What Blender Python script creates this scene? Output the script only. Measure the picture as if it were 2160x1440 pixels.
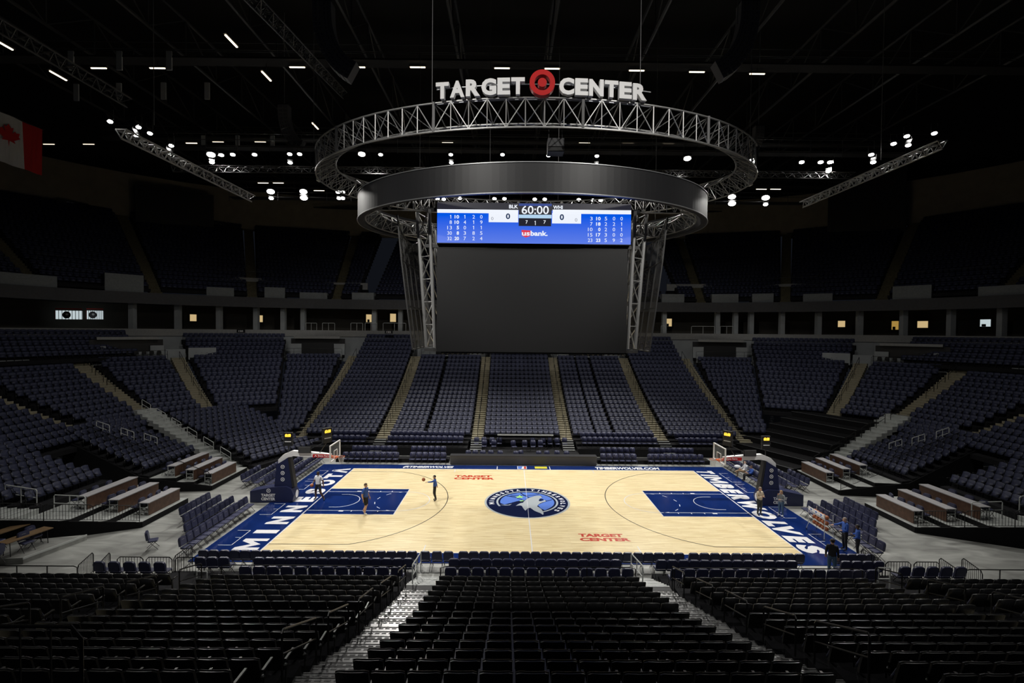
import bpy, math, random
import numpy as np
from mathutils import Vector, Matrix, Euler
random.seed(7)
PI = math.pi
S = bpy.context.scene
C = S.collection
for o in list(bpy.data.objects): bpy.data.objects.remove(o)

# ------------------------------------------------------------------ camera, world, exposure, lights
CAM = Vector((-1.2976, -32.523, 11.691))
cd = bpy.data.cameras.new('camera'); cam = bpy.data.objects.new('camera', cd); C.objects.link(cam)
cam.location = CAM; cam.rotation_euler = Euler([math.radians(a) for a in (88.7918, -.5007, -.2714)])
cd.sensor_width = 36; cd.lens = 36 * 1008.8 / 2160; cd.clip_end = 400; cd.clip_start = .05
S.camera = cam
w = bpy.data.worlds.new('world'); S.world = w; w.use_nodes = True
w.node_tree.nodes['Background'].inputs[0].default_value = (.6, .7, 1, 1)
w.node_tree.nodes['Background'].inputs[1].default_value = .008
S.view_settings.view_transform = 'Standard'; S.view_settings.look = 'None'
S.view_settings.exposure = 0; S.view_settings.gamma = 1; S.view_settings.use_curve_mapping = False
S.cycles.max_bounces = 4; S.cycles.diffuse_bounces = 3; S.cycles.glossy_bounces = 3
S.cycles.caustics_reflective = False; S.cycles.caustics_refractive = False
S.cycles.sample_clamp_indirect = 4

def spot(loc, aim, power, angle=90, blend=.6, size=.5, col=(1, .97, .92)):
    l = bpy.data.lights.new('flood_or_fill_beam', 'SPOT'); l.energy = power; l.spot_size = math.radians(angle)
    l.spot_blend = blend; l.shadow_soft_size = size; l.color = col
    o = bpy.data.objects.new('flood_or_fill_beam', l); C.objects.link(o); o.location = loc
    o.rotation_euler = (Vector(aim) - Vector(loc)).to_track_quat('-Z', 'Y').to_euler()
    return o
KP = 1.3
for loc, aim, p in (((-19.4, -6.5, 20.7), (-5, 0, 0), 9000), ((20.6, -4.4, 21.6), (5, 0, 0), 9000),
                    ((-29, 12.5, 27.6), (-8, 0, 0), 12000), ((29, 12.5, 27.6), (8, 0, 0), 12000),
                    ((-10, 12.5, 27.6), (-5, -1, 0), 8000), ((10, 12.5, 27.6), (5, -1, 0), 8000),
                    ((-15, 26.5, 27.8), (-4, 0, 0), 14000), ((15, 26.5, 27.8), (4, 0, 0), 14000)):
    spot(loc, aim, p * KP, 78, .8, .6)
# unseen spots added above the near seats to brighten the sign and rings
for loc, aim, p in (((-13, -30, 31), (-3, -8, 21.5), 9000), ((13, -30, 31), (3, -8, 21.5), 9000)):
    spot(loc, aim, p * KP, 40, .7, .5)
for loc, aim, p in (((-13, -30, 31), (-9, -9, 0), 3600), ((13, -30, 31), (9, -9, 0), 3600)):  # added wide fill, no lamp there, to lift the near chair rows
    spot(loc, aim, p * KP, 62, 1, .6)
# wide spill of the hanging floodlights on the seats
for loc, aim, p in (((-21.6, -6.5, 20.7), (-28, 6, 2), 3000), ((23, -4.4, 21.6), (30, 6, 2), 2300),
                    ((-14, 11.4, 26.6), (-15, 24, 5), 3000), ((14, 11.4, 26.6), (15, 24, 5), 2800), ((-26, 11.4, 26.4), (-40, 22, 8), 1000), ((26, 11.4, 26.4), (40, 22, 8), 800)):
    spot(loc, aim, p * KP, 110, 1, .6)

# ------------------------------------------------------------------ materials
def mat(name, col, rough=.6, metal=0, emit=None, es=1, noise=0, nscale=5, spec=.5, alpha=1):
    m = bpy.data.materials.new(name); m.use_nodes = True
    nt = m.node_tree; b = nt.nodes['Principled BSDF']
    b.inputs['Base Color'].default_value = (*col, 1); b.inputs['Roughness'].default_value = rough
    b.inputs['Metallic'].default_value = metal; b.inputs['Specular IOR Level'].default_value = spec
    b.inputs['Alpha'].default_value = alpha
    if emit: b.inputs['Emission Color'].default_value = (*emit, 1); b.inputs['Emission Strength'].default_value = es
    if noise:
        tc = nt.nodes.new('ShaderNodeTexCoord'); n = nt.nodes.new('ShaderNodeTexNoise'); n.inputs['Scale'].default_value = nscale
        n.inputs['Detail'].default_value = 5
        r = nt.nodes.new('ShaderNodeValToRGB')
        r.color_ramp.elements[0].position = .3; r.color_ramp.elements[1].position = .7
        r.color_ramp.elements[0].color = (*[c * (1 - noise) for c in col], 1)
        r.color_ramp.elements[1].color = (*[min(1, c * (1 + noise)) for c in col], 1)
        nt.links.new(tc.outputs['Object'], n.inputs['Vector']); nt.links.new(n.outputs[0], r.inputs[0])
        nt.links.new(r.outputs[0], b.inputs['Base Color'])
    return m
M = {}
def mk(k, *a, **kw): M[k] = mat(k, *a, **kw)
mk('seat_blue', (.034, .039, .078), .55, noise=.12, nscale=3)
mk('pad_blue', (.040, .044, .092), .38, noise=.12, nscale=6)
mk('seat_black', (.018, .018, .017), .35)
mk('black', (.012, .012, .013), .5)
mk('black_matte', (.010, .010, .011), .9, noise=.2, spec=.2)
mk('black_metal', (.02, .02, .02), .35, metal=.4)
mk('cable', (.12, .12, .12), .6)
mk('grey_metal', (.32, .33, .34), .4, metal=.6)
mk('truss_metal', (.33, .33, .325), .42, metal=.45)
mk('white_metal', (.62, .64, .62), .4)
mk('rail_brass', (.16, .14, .10), .3, metal=.8)
mk('concrete', (.33, .335, .315), .5, noise=.45, nscale=.6)
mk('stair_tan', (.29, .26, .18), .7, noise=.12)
mk('stair_nose', (.42, .39, .29), .6)
mk('stair_fg', (.09, .093, .09), .28, noise=.15, nscale=3)
mk('stair_grey', (.50, .52, .50), .35, noise=.15, nscale=3)
mk('stair_dark', (.03, .03, .03), .6)
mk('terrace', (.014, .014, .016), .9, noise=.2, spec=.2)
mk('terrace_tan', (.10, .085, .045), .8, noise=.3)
mk('wall_white', (.34, .36, .37), .8, noise=.1, nscale=.8)
mk('wall_tan', (.26, .23, .17), .85, noise=.1, nscale=.8)
mk('fascia', (.30, .30, .29), .7, noise=.08)
mk('roof_black', (.012, .012, .013), .9)
mk('steel_dark', (.09, .09, .09), .5, metal=.5)
mk('trim_dark', (.075, .075, .08), .8, noise=.1)
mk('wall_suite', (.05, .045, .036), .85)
mk('speaker_grey', (.13, .13, .135), .6)
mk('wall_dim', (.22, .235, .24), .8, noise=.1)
mk('white', (.80, .80, .80), .45)
mk('court_white', (.80, .80, .82), .25)
mk('court_red', (.52, .045, .02), .3)
mk('court_black', (.02, .02, .02), .3)
mk('court_navy', (.008, .013, .05), .15)
mk('logo_blue', (.10, .20, .62), .25)
mk('logo_grey', (.38, .42, .45), .3)
mk('logo_green', (.35, .70, .18), .3)
mk('red', (.50, .02, .02), .3)
mk('navy', (.014, .019, .065), .45)
mk('desk_top', (.50, .49, .50), .35, noise=.05)
mk('desk_wood', (.11, .055, .032), .5, noise=.25, nscale=4)
mk('table_wood', (.20, .125, .06), .5, noise=.15, nscale=2)
mk('board_grey', (.05, .05, .05), .45, noise=.1, nscale=20)
mk('led_grey', (.019, .019, .021), .45, noise=.12, nscale=40)
mk('led_dark', (.0125, .0125, .0135), .5, noise=.1, nscale=30)
mk('skin', (.52, .30, .20), .5)
mk('skin_dark', (.10, .05, .03), .5)
mk('skin_light', (.60, .36, .25), .5)
mk('shirt_blue', (.03, .10, .42), .8)
mk('shirt_white', (.72, .74, .78), .8)
mk('shirt_cream', (.55, .46, .34), .8)
mk('shirt_grey', (.22, .24, .26), .8)
mk('cloth_black', (.012, .012, .014), .8)
mk('cloth_dark', (.03, .035, .03), .8)
mk('cloth_tan', (.36, .24, .14), .8)
mk('denim', (.06, .12, .20), .8)
mk('green', (.25, .75, .10), .6)
mk('hair_brown', (.07, .035, .015), .7)
mk('hair_blond', (.28, .17, .07), .7)
mk('hair_black', (.01, .008, .006), .6)
mk('hair_grey', (.25, .2, .16), .7)
mk('orange', (.42, .13, .045), .5, noise=.1)
mk('rim_orange', (.75, .14, .03), .4)
mk('net', (.7, .7, .68), .8)
mk('glass', (.7, .75, .78), .05, alpha=.10)
mk('scrim', (.09, .085, .075), .7, alpha=.6, noise=.3, nscale=1.5)
mk('lamp', (1, 1, 1), .5, emit=(1, .98, .95), es=26)
mk('tube_lamp', (1, 1, 1), .5, emit=(1, .82, .58), es=3.0)
mk('amber', (0, 0, 0), .5, emit=(1, .50, .04), es=3)
mk('screen_blue', (0, 0, 0), .4, emit=(.0, .13, .85), es=.95)
mk('screen_blue2', (0, 0, 0), .4, emit=(.06, .19, .83), es=1)
mk('screen_white', (0, 0, 0), .4, emit=(.86, .90, .98), es=1)
mk('screen_pale', (0, 0, 0), .4, emit=(.45, .65, .85), es=1)
mk('screen_dark', (0, 0, 0), .4, emit=(.018, .018, .028), es=1)
mk('screen_navy', (0, 0, 0), .4, emit=(.02, .05, .25), es=1)
mk('screen_grey', (0, 0, 0), .4, emit=(.30, .32, .38), es=1)
mk('screen_red', (0, 0, 0), .4, emit=(.75, .05, .08), es=1)
mk('screen_ink', (0, 0, 0), .4, emit=(.02, .04, .10), es=1)
mk('window_warm', (.1, .1, .1), .5, emit=(.75, .55, .27), es=.75)
mk('window_cool', (.1, .1, .1), .5, emit=(.62, .72, .75), es=.8)
mk('window_amber', (.1, .1, .1), .5, emit=(.6, .36, .08), es=.6)
mk('flag_white', (.80, .80, .80), .9)
mk('flag_red', (.70, .03, .03), .9)
mk('yellow', (.55, .50, .02), .6)
mk('bin', (.35, .37, .37), .5)

def gradient_screen():      # blue scoreboard picture, paler towards its lower edge (an image on the display)
    m = M['screen_blue']; nt = m.node_tree; b = nt.nodes['Principled BSDF']
    tc = nt.nodes.new('ShaderNodeTexCoord'); sp = nt.nodes.new('ShaderNodeSeparateXYZ'); mr = nt.nodes.new('ShaderNodeMapRange')
    mr.inputs[1].default_value = 6.3; mr.inputs[2].default_value = 8.0
    r = nt.nodes.new('ShaderNodeValToRGB'); r.color_ramp.elements[0].color = (.12, .22, .84, 1); r.color_ramp.elements[1].color = (0, .10, .82, 1)
    nt.links.new(tc.outputs['Object'], sp.inputs[0]); nt.links.new(sp.outputs[2], mr.inputs[0]); nt.links.new(mr.outputs[0], r.inputs[0])
    nt.links.new(r.outputs[0], b.inputs['Emission Color'])
gradient_screen()

def wood_mat():
    m = bpy.data.materials.new('maple_court'); m.use_nodes = True; nt = m.node_tree; N = nt.nodes; L = nt.links; b = N['Principled BSDF']
    tc = N.new('ShaderNodeTexCoord'); br = N.new('ShaderNodeTexBrick')
    br.inputs['Scale'].default_value = 1; br.inputs['Brick Width'].default_value = 1.1; br.inputs['Row Height'].default_value = .057
    br.inputs['Mortar Size'].default_value = .0015; br.offset = .37; br.offset_frequency = 3
    br.inputs['Color1'].default_value = (.86, .75, .49, 1); br.inputs['Color2'].default_value = (.73, .59, .35, 1)
    br.inputs['Mortar'].default_value = (.56, .43, .25, 1); br.inputs['Bias'].default_value = -.25
    L.new(tc.outputs['Object'], br.inputs['Vector'])
    mp = N.new('ShaderNodeMapping'); mp.inputs['Scale'].default_value = (.5, 7, 1); n = N.new('ShaderNodeTexNoise'); n.inputs['Scale'].default_value = 1.3; n.inputs['Detail'].default_value = 6
    L.new(tc.outputs['Object'], mp.inputs[0]); L.new(mp.outputs[0], n.inputs['Vector'])
    r = N.new('ShaderNodeValToRGB'); r.color_ramp.elements[0].position = .32; r.color_ramp.elements[1].position = .62
    r.color_ramp.elements[0].color = (.83, .77, .64, 1); r.color_ramp.elements[1].color = (1.04, 1.03, 1, 1)
    L.new(n.outputs[0], r.inputs[0])
    mx = N.new('ShaderNodeMixRGB'); mx.blend_type = 'MULTIPLY'; mx.inputs[0].default_value = 1
    L.new(br.outputs[0], mx.inputs[1]); L.new(r.outputs[0], mx.inputs[2]); L.new(mx.outputs[0], b.inputs['Base Color'])
    b.inputs['Roughness'].default_value = .28; b.inputs['Specular IOR Level'].default_value = .35
    return m
M['wood'] = wood_mat()
mk('court_blue', (.006, .022, .125), .13, noise=.12, nscale=.7, spec=.5)

def floor_mat():
    m = M['concrete']; nt = m.node_tree; b = nt.nodes['Principled BSDF']
    mp = nt.nodes.new('ShaderNodeMapping'); mp.inputs['Scale'].default_value = (.5, 1.6, 1); mp.inputs['Rotation'].default_value = (0, 0, .5)
    nz = [n for n in nt.nodes if n.type == 'TEX_NOISE'][0]; tc = [n for n in nt.nodes if n.type == 'TEX_COORD'][0]
    nt.links.new(tc.outputs['Object'], mp.inputs[0]); nt.links.new(mp.outputs[0], nz.inputs['Vector'])
    nz.inputs['Distortion'].default_value = 1.2; nz.inputs['Detail'].default_value = 9
floor_mat()

# ------------------------------------------------------------------ mesh helpers
class MB:
    def __init__(s): s.v = []; s.f = []; s.m = []; s.mats = []; s.cur = 0
    def mt(s, key):
        if key not in s.mats: s.mats.append(key)
        s.cur = s.mats.index(key); return s
    def add(s, vs, fs, mats=None):
        o = len(s.v); s.v.extend([tuple(p) for p in vs]); s.f.extend([tuple(i + o for i in f) for f in fs])
        s.m.extend(mats if mats else [s.cur] * len(fs)); return s
    def box(s, x0, x1, y0, y1, z0, z1, T=None):
        vs = [(x, y, z) for z in (z0, z1) for y in (y0, y1) for x in (x0, x1)]
        if T is not None: vs = [T @ Vector(p) for p in vs]
        return s.add(vs, [(0, 2, 3, 1), (4, 5, 7, 6), (0, 1, 5, 4), (2, 6, 7, 3), (0, 4, 6, 2), (1, 3, 7, 5)])
    def hexa(s, b, t): # bottom 4 pts, top 4 pts (ccw)
        return s.add(list(b) + list(t), [(3, 2, 1, 0), (4, 5, 6, 7), (0, 1, 5, 4), (1, 2, 6, 5), (2, 3, 7, 6), (3, 0, 4, 7)])
    def quad(s, *p): return s.add(p, [tuple(range(len(p)))])
    def prism(s, pts, z0, z1, T=None):
        n = len(pts); vs = [Vector((p[0], p[1], z0)) for p in pts] + [Vector((p[0], p[1], z1)) for p in pts]
        if T is not None: vs = [T @ p for p in vs]
        return s.add(vs, [tuple(reversed(range(n))), tuple(range(n, 2 * n))] + [(i, (i + 1) % n, n + (i + 1) % n, n + i) for i in range(n)])
    def tube(s, pts, r, n=6, closed=False, caps=True):
        pts = [Vector(p) for p in pts]; k = len(pts)
        rr = r if isinstance(r, (list, tuple)) else [r] * k
        vs = []; up = None
        for i, p in enumerate(pts):
            a = pts[(i - 1) % k] if (closed or i > 0) else p; b = pts[(i + 1) % k] if (closed or i < k - 1) else p
            d = (b - a).normalized() if (b - a).length > 1e-9 else Vector((0, 0, 1))
            if up is None: up = Vector((0, 0, 1)) if abs(d.z) < .9 else Vector((1, 0, 0))
            x = d.cross(up);  x = x.normalized() if x.length > 1e-6 else d.orthogonal().normalized()
            up = x.cross(d).normalized()
            for j in range(n):
                a2 = 2 * PI * (j + .5) / n; vs.append(p + (x * math.cos(a2) + up * math.sin(a2)) * rr[i])
        fs = []
        for i in range(k if closed else k - 1):
            i2 = (i + 1) % k
            for j in range(n): fs.append((i * n + j, i * n + (j + 1) % n, i2 * n + (j + 1) % n, i2 * n + j))
        if not closed and caps: fs += [tuple(reversed(range(n))), tuple(range((k - 1) * n, k * n))]
        return s.add(vs, fs)
    def ball(s, c, r, n=12, m=8, sc=(1, 1, 1), T=None):
        vs = [(0, 0, 1)]; c = Vector(c)
        for i in range(1, m):
            a = PI * i / m
            for j in range(n): b = 2 * PI * j / n; vs.append((math.sin(a) * math.cos(b), math.sin(a) * math.sin(b), math.cos(a)))
        vs.append((0, 0, -1)); L = len(vs) - 1
        fs = [(0, 1 + j, 1 + (j + 1) % n) for j in range(n)]
        for i in range(m - 2):
            for j in range(n): a = 1 + i * n + j; b = 1 + i * n + (j + 1) % n; fs.append((a, a + n, b + n, b))
        fs += [(L, 1 + (m - 2) * n + (j + 1) % n, 1 + (m - 2) * n + j) for j in range(n)]
        out = []
        for p in vs:
            q = Vector((p[0] * r * sc[0], p[1] * r * sc[1], p[2] * r * sc[2]))
            if T is not None: q = T @ q
            out.append(c + q)
        return s.add(out, fs)
    def lathe(s, prof, n=24, c=(0, 0, 0)):
        k = len(prof); vs = [(c[0] + r * math.cos(2 * PI * j / n), c[1] + r * math.sin(2 * PI * j / n), c[2] + z) for r, z in prof for j in range(n)]
        fs = [(i * n + j, i * n + (j + 1) % n, (i + 1) * n + (j + 1) % n, (i + 1) * n + j) for i in range(k - 1) for j in range(n)]
        fs += [tuple(reversed(range(n))), tuple(range((k - 1) * n, k * n))]
        return s.add(vs, fs)
    def pad(s, x0, x1, y0, y1, z0, z1, b, T=None, top=None):   # cushion: box with chamfered edges; top = corner rounding of the +z end
        def ring(z, i, ins):
            X0, X1, Y0, Y1 = x0 + ins, x1 - ins, y0 + ins, y1 - ins; c = b
            return [(X0 + c, Y0, z), (X1 - c, Y0, z), (X1, Y0 + c, z), (X1, Y1 - c, z), (X1 - c, Y1, z), (X0 + c, Y1, z), (X0, Y1 - c, z), (X0, Y0 + c, z)]
        rs = [ring(z0, 0, b), ring(z0 + b, 0, 0), ring(z1 - b, 0, 0), ring(z1, 0, b)]
        vs = [Vector(p) for r in rs for p in r]
        if T is not None: vs = [T @ p for p in vs]
        fs = [tuple(reversed(range(8))), tuple(range(24, 32))]
        for i in range(3):
            for j in range(8): fs.append((i * 8 + j, i * 8 + (j + 1) % 8, (i + 1) * 8 + (j + 1) % 8, (i + 1) * 8 + j))
        return s.add(vs, fs)
    def mesh(s, name, off=None):
        me = bpy.data.meshes.new(name); vs = s.v
        if off is not None: vs = [(p[0] - off[0], p[1] - off[1], p[2] - off[2]) for p in vs]
        me.from_pydata(vs, [], s.f)
        for k in s.mats: me.materials.append(M[k])
        me.polygons.foreach_set('material_index', s.m)
        me.update(); return me
    def build(s, name, mt=None, parent=None, off=None, smooth=False):
        if mt and not s.mats: s.mats = [mt]
        me = s.mesh(name, off)
        if smooth: me.polygons.foreach_set('use_smooth', [True] * len(me.polygons))
        o = bpy.data.objects.new(name, me); C.objects.link(o)
        if parent is not None: o.parent = parent
        return o

def tag(o, label, cat, group=None, kind=None):
    if label: o['label'] = label
    if cat: o['category'] = cat
    if group: o['group'] = group
    if kind: o['kind'] = kind
    return o
def thing(name, label, cat, loc=(0, 0, 0), rz=0, group=None):
    o = bpy.data.objects.new(name, None); C.objects.link(o); o.location = loc; o.rotation_euler = (0, 0, rz)
    o.empty_display_size = .1
    return tag(o, label, cat, group)
def struct(o, label=None):
    o['kind'] = 'structure'
    if label: o['label'] = label
    return o
KIDS = {}
def copy_tree(o, parent=None):
    c = o.copy(); C.objects.link(c); c.parent = parent
    for ch in o.children: copy_tree(ch, c)
    return c
def words_ord(n):
    L = 'first second third fourth fifth sixth seventh eighth ninth tenth eleventh twelfth thirteenth fourteenth fifteenth sixteenth seventeenth eighteenth nineteenth twentieth'.split()
    if n <= 20: return L[n - 1]
    T = {2: 'twenty', 3: 'thirty', 4: 'forty', 5: 'fifty', 6: 'sixty'}
    t, u = divmod(n, 10)
    if u == 0: return {3: 'thirtieth', 4: 'fortieth', 5: 'fiftieth', 6: 'sixtieth'}[t]
    return T[t] + '-' + L[u - 1]

def text_mesh(s, bold=.0, shear=0, space=1.0, extrude=0):
    cu = bpy.data.curves.new('lettering', 'FONT'); cu.body = s; cu.offset = bold; cu.shear = shear; cu.space_character = space
    cu.resolution_u = 3; cu.fill_mode = 'BOTH'
    if extrude: cu.extrude = extrude
    o = bpy.data.objects.new('lettering', cu); C.objects.link(o)
    dg = bpy.context.evaluated_depsgraph_get(); me = bpy.data.meshes.new_from_object(o.evaluated_get(dg))
    bpy.data.objects.remove(o); bpy.data.curves.remove(cu)
    vs = [tuple(v.co) for v in me.vertices]; fs = [tuple(p.vertices) for p in me.polygons]
    bpy.data.meshes.remove(me)
    return vs, fs
_TC = {}
def put_text(mb, key, s, org, ux, uy, w, h, bold=.02, shear=0, un=None, thick=0, space=1.0):
    """fit text s into a w x h box whose lower left corner is org, along unit axes ux, uy"""
    kk = (s, bold, shear, space)
    if s == 'M' and kk not in _TC: G = [(0, 0), (.22, 0), (.22, .58), (.5, .12), (.78, .58), (.78, 0), (1, 0), (1, 1), (.77, 1), (.5, .52), (.23, 1), (0, 1)]; _TC[kk] = ([(x + y * shear * .3, y, 0) for x, y in G], [tuple(range(12))])
    if kk not in _TC: _TC[kk] = text_mesh(s, bold, shear, space)
    vs, fs = _TC[kk]
    xs = [v[0] for v in vs]; ys = [v[1] for v in vs]; x0, x1, y0, y1 = min(xs), max(xs), min(ys), max(ys)
    ux, uy, org = Vector(ux), Vector(uy), Vector(org); nrm = ux.cross(uy)
    sx = w / (x1 - x0) if w else h / (y1 - y0); sy = h / (y1 - y0)
    P = [org + ux * ((v[0] - x0) * sx) + uy * ((v[1] - y0) * sy) for v in vs]
    mb.mt(key)
    if thick:
        F = [p + nrm * thick for p in P]; mb.add(F, fs); mb.add(P, [tuple(reversed(f)) for f in fs])
        from collections import Counter
        cnt = Counter(); 
        for f in fs:
            for i in range(len(f)): cnt[tuple(sorted((f[i], f[(i + 1) % len(f)])))] += 1
        n = len(P); sf = []
        for f in fs:
            for i in range(len(f)):
                a, b = f[i], f[(i + 1) % len(f)]
                if cnt[tuple(sorted((a, b)))] == 1: sf.append((a, b, b + n, a + n))
        mb.add(P + F, [tuple(q) for q in sf])
    else: mb.add(P, fs)
    return mb
# ------------------------------------------------------------------ arena plan
def fan(phi, r, sgn):           # corner fan of the bowl; phi degrees from +y towards the end
    p = math.radians(phi); return Vector((sgn * (21.5 + 1.13 * r * math.sin(p)), 7 + r * math.cos(p), 0))
def zf(r): k = (r - 7) / .86; return 1.15 + .255 * k + .0062 * k * k
def zE(x): s = abs(x) - 25.9; return max(.3, 1.05 + .125 * s + .0091 * s * s)

# --- setting: floor, walls, roof
struct(MB().mt('concrete').box(-60, 60, -30, 40, -.3, 0).build('floor'), 'grey polished concrete arena floor around the court')
def ring_wall(name, r, z0, z1, m, thick=.4, y_end=-14, label=None, r_in=None, n=14):
    mb = MB().mt(m); pts = []
    for sgn in (-1, 1):
        seq = []
        x = 21.5 + 1.13 * r
        seq.append(Vector((sgn * x, y_end, 0)))
        for i in range(n + 1): seq.append(fan(90 - 90 * i / n, r, sgn))
        pts.append(seq)
    P = pts[0] + list(reversed(pts[1])); Q = []
    for i, p in enumerate(P):
        a = P[max(0, i - 1)]; b = P[min(len(P) - 1, i + 1)]; d = (b - a).normalized(); Q.append(p + Vector((-d.y, d.x, 0)) * thick)
    for i in range(len(P) - 1):
        b = [P[i], P[i + 1], Q[i + 1], Q[i]]
        mb.hexa([(q.x, q.y, z0) for q in b], [(q.x, q.y, z1) for q in b])
    return struct(mb.build(name), label)
ring_wall('wall_fascia', 28.6, 10.75, 11.62, 'fascia', .35, label='pale concrete fascia band below the suites')
ring_wall('wall_lower', 28.75, 7.2, 10.75, 'wall_white', .3, label='white painted wall at the back of the lower bowl')
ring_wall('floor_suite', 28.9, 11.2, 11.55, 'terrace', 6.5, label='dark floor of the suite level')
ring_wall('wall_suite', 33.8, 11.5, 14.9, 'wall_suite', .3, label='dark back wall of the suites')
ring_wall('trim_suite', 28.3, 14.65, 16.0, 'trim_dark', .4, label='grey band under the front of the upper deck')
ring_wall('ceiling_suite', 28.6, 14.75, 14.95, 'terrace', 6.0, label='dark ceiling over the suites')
ring_wall('wall_upper', 46.2, 28.2, 34.8, 'wall_tan', .5, label='tan wall behind the top row of the upper deck')
ring_wall('wall_back', 52, 30, 45, 'roof_black', .5, label='black wall above the upper deck')
struct(MB().mt('roof_black').box(-95, 95, -45, 75, 42.5, 43).build('ceiling'), 'black roof deck high above the court')

# ------------------------------------------------------------------ seating: collect placements, build later
SEATS = []      # (pos, yaw, label-or-None, pitch)
UPSEATS = []
CHAIRS = []
def terrace(rows, name_mat='terrace', base=None):
    """rows: list of (L0,R0,L1,R1,z): front edge L0-R0, back edge L1-R1"""
    mb = MB().mt(name_mat); pz = None
    for L0, R0, L1, R1, z in rows:
        zb = (pz - .05) if pz is not None else (base if base is not None else z - .35)
        zb = min(zb, z - .1)
        mb.hexa([(L0.x, L0.y, zb), (R0.x, R0.y, zb), (R1.x, R1.y, zb), (L1.x, L1.y, zb)],
                [(L0.x, L0.y, z), (R0.x, R0.y, z), (R1.x, R1.y, z), (L1.x, L1.y, z)])
        pz = z
    return mb
def section(eL, eR, zs, pitch, store, lab=None, cond=None, m='terrace', base=None, skip=None):
    """eL, eR: lists of n+1 edge points left/right (seen by someone facing the court from behind)"""
    rows = []
    for i in range(len(zs)):
        L0, R0, L1, R1 = eL[i], eR[i], eL[i + 1], eR[i + 1]; z = zs[i]; rows.append((L0, R0, L1, R1, z))
        a = L0.lerp(L1, .66); b = R0.lerp(R1, .66); d = b - a; n = int(d.length / pitch + .05)
        if n < 1: continue
        u = d.normalized(); f = Vector((-u.y, u.x, 0)); front = (L0 + R0 - L1 - R1)
        if f.dot(front) < 0: f = -f
        yaw = math.atan2(f.y, f.x) + PI / 2       # seat local front is -y
        m0 = (d.length - n * pitch) / 2
        for j in range(n):
            p = a + u * (m0 + pitch * (j + .5))
            if cond and not cond(p): continue
            if skip and (i, j, n) in skip: continue
            store.append((Vector((p.x, p.y, z)), yaw, (lab(i, j, n) if lab else None)))
    struct(terrace(rows, m, base).build('floor_terrace'), 'dark stepped concrete terrace under the seats')

STAIRS = []
def stair(eL, eR, zs, m='stair_tan', nose='stair_nose', half=True, dash=False, label='tan concrete aisle steps between seat blocks', wid=None):
    mb = MB()
    for i in range(len(zs)):
        L0, R0, L1, R1 = eL[i], eR[i], eL[i + 1], eR[i + 1]; z = zs[i]
        zp = zs[i - 1] if i else z - (zs[1] - zs[0] if len(zs) > 1 else .2)
        steps = ((0, .45, (zp + z) / 2 + .01), (.45, 1, z + .012)) if half else ((0, 1, z + .012),)
        for a, b, zz in steps:
            A, B, D, E = L0.lerp(L1, a), R0.lerp(R1, a), R0.lerp(R1, b), L0.lerp(L1, b)
            mb.mt(m).hexa([(q.x, q.y, zz - .5) for q in (A, B, D, E)], [(q.x, q.y, zz) for q in (A, B, D, E)])
            n = .05 / max(.2, (E - A).length); A2, B2 = A.lerp(E, -.02), B.lerp(D, -.02); D2, E2 = B.lerp(D, .05 if dash else .16), A.lerp(E, .05 if dash else .16)
            if nose: mb.mt(nose).hexa([(q.x, q.y, zz - .03) for q in (A2, B2, D2, E2)], [(q.x, q.y, zz + .008) for q in (A2, B2, D2, E2)])
            if dash:      # anti-slip strips
                for q in range(7):
                    s0, s1 = (q + .2) / 7.2, (q + .85) / 7.2
                    for t0, t1 in ((.14, .24), (.86, .95)):
                        c = [A.lerp(B, s0).lerp(E.lerp(D, s0), t0), A.lerp(B, s1).lerp(E.lerp(D, s1), t0), A.lerp(B, s1).lerp(E.lerp(D, s1), t1), A.lerp(B, s0).lerp(E.lerp(D, s0), t1)]
                        mb.mt('stair_dark').hexa([(v.x, v.y, zz) for v in c], [(v.x, v.y, zz + .005) for v in c])
    return struct(mb.build('floor_steps'), label)
V = lambda x, y: Vector((x, y, 0))

# --- far straight sections; k rows at y = 14 + .86k
Y = lambda k: 14 + .86 * k
def far_block(x0, x1, k0, k1, **kw):
    ks = list(range(k0, k1 + 1)); section([V(x0, Y(k)) for k in ks], [V(x1, Y(k)) for k in ks], [zf(Y(k) - 7) for k in ks[:-1]], .53, SEATS, **kw)
far_block(-21.3, -14.4, 0, 24); far_block(14.4, 21.3, 0, 24); far_block(-3.8, 3.8, 0, 24)
far_block(-13.0, -9.6, 0, 19); far_block(-9.45, -5.0, 0, 19); far_block(5.0, 7.2, 0, 19); far_block(7.3, 9.0, 5, 19); far_block(9.1, 13.1, 0, 19)
far_block(7.3, 9.0, 0, 5)
for xc, w_ in ((-4.4, 1.15), (4.4, 1.15), (-13.7, 1.35), (13.75, 1.25)):
    ks = list(range(0, 21)); stair([V(xc - w_ / 2, Y(k)) for k in ks], [V(xc + w_ / 2, Y(k)) for k in ks], [zf(Y(k) - 7) for k in ks[:-1]])
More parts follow.
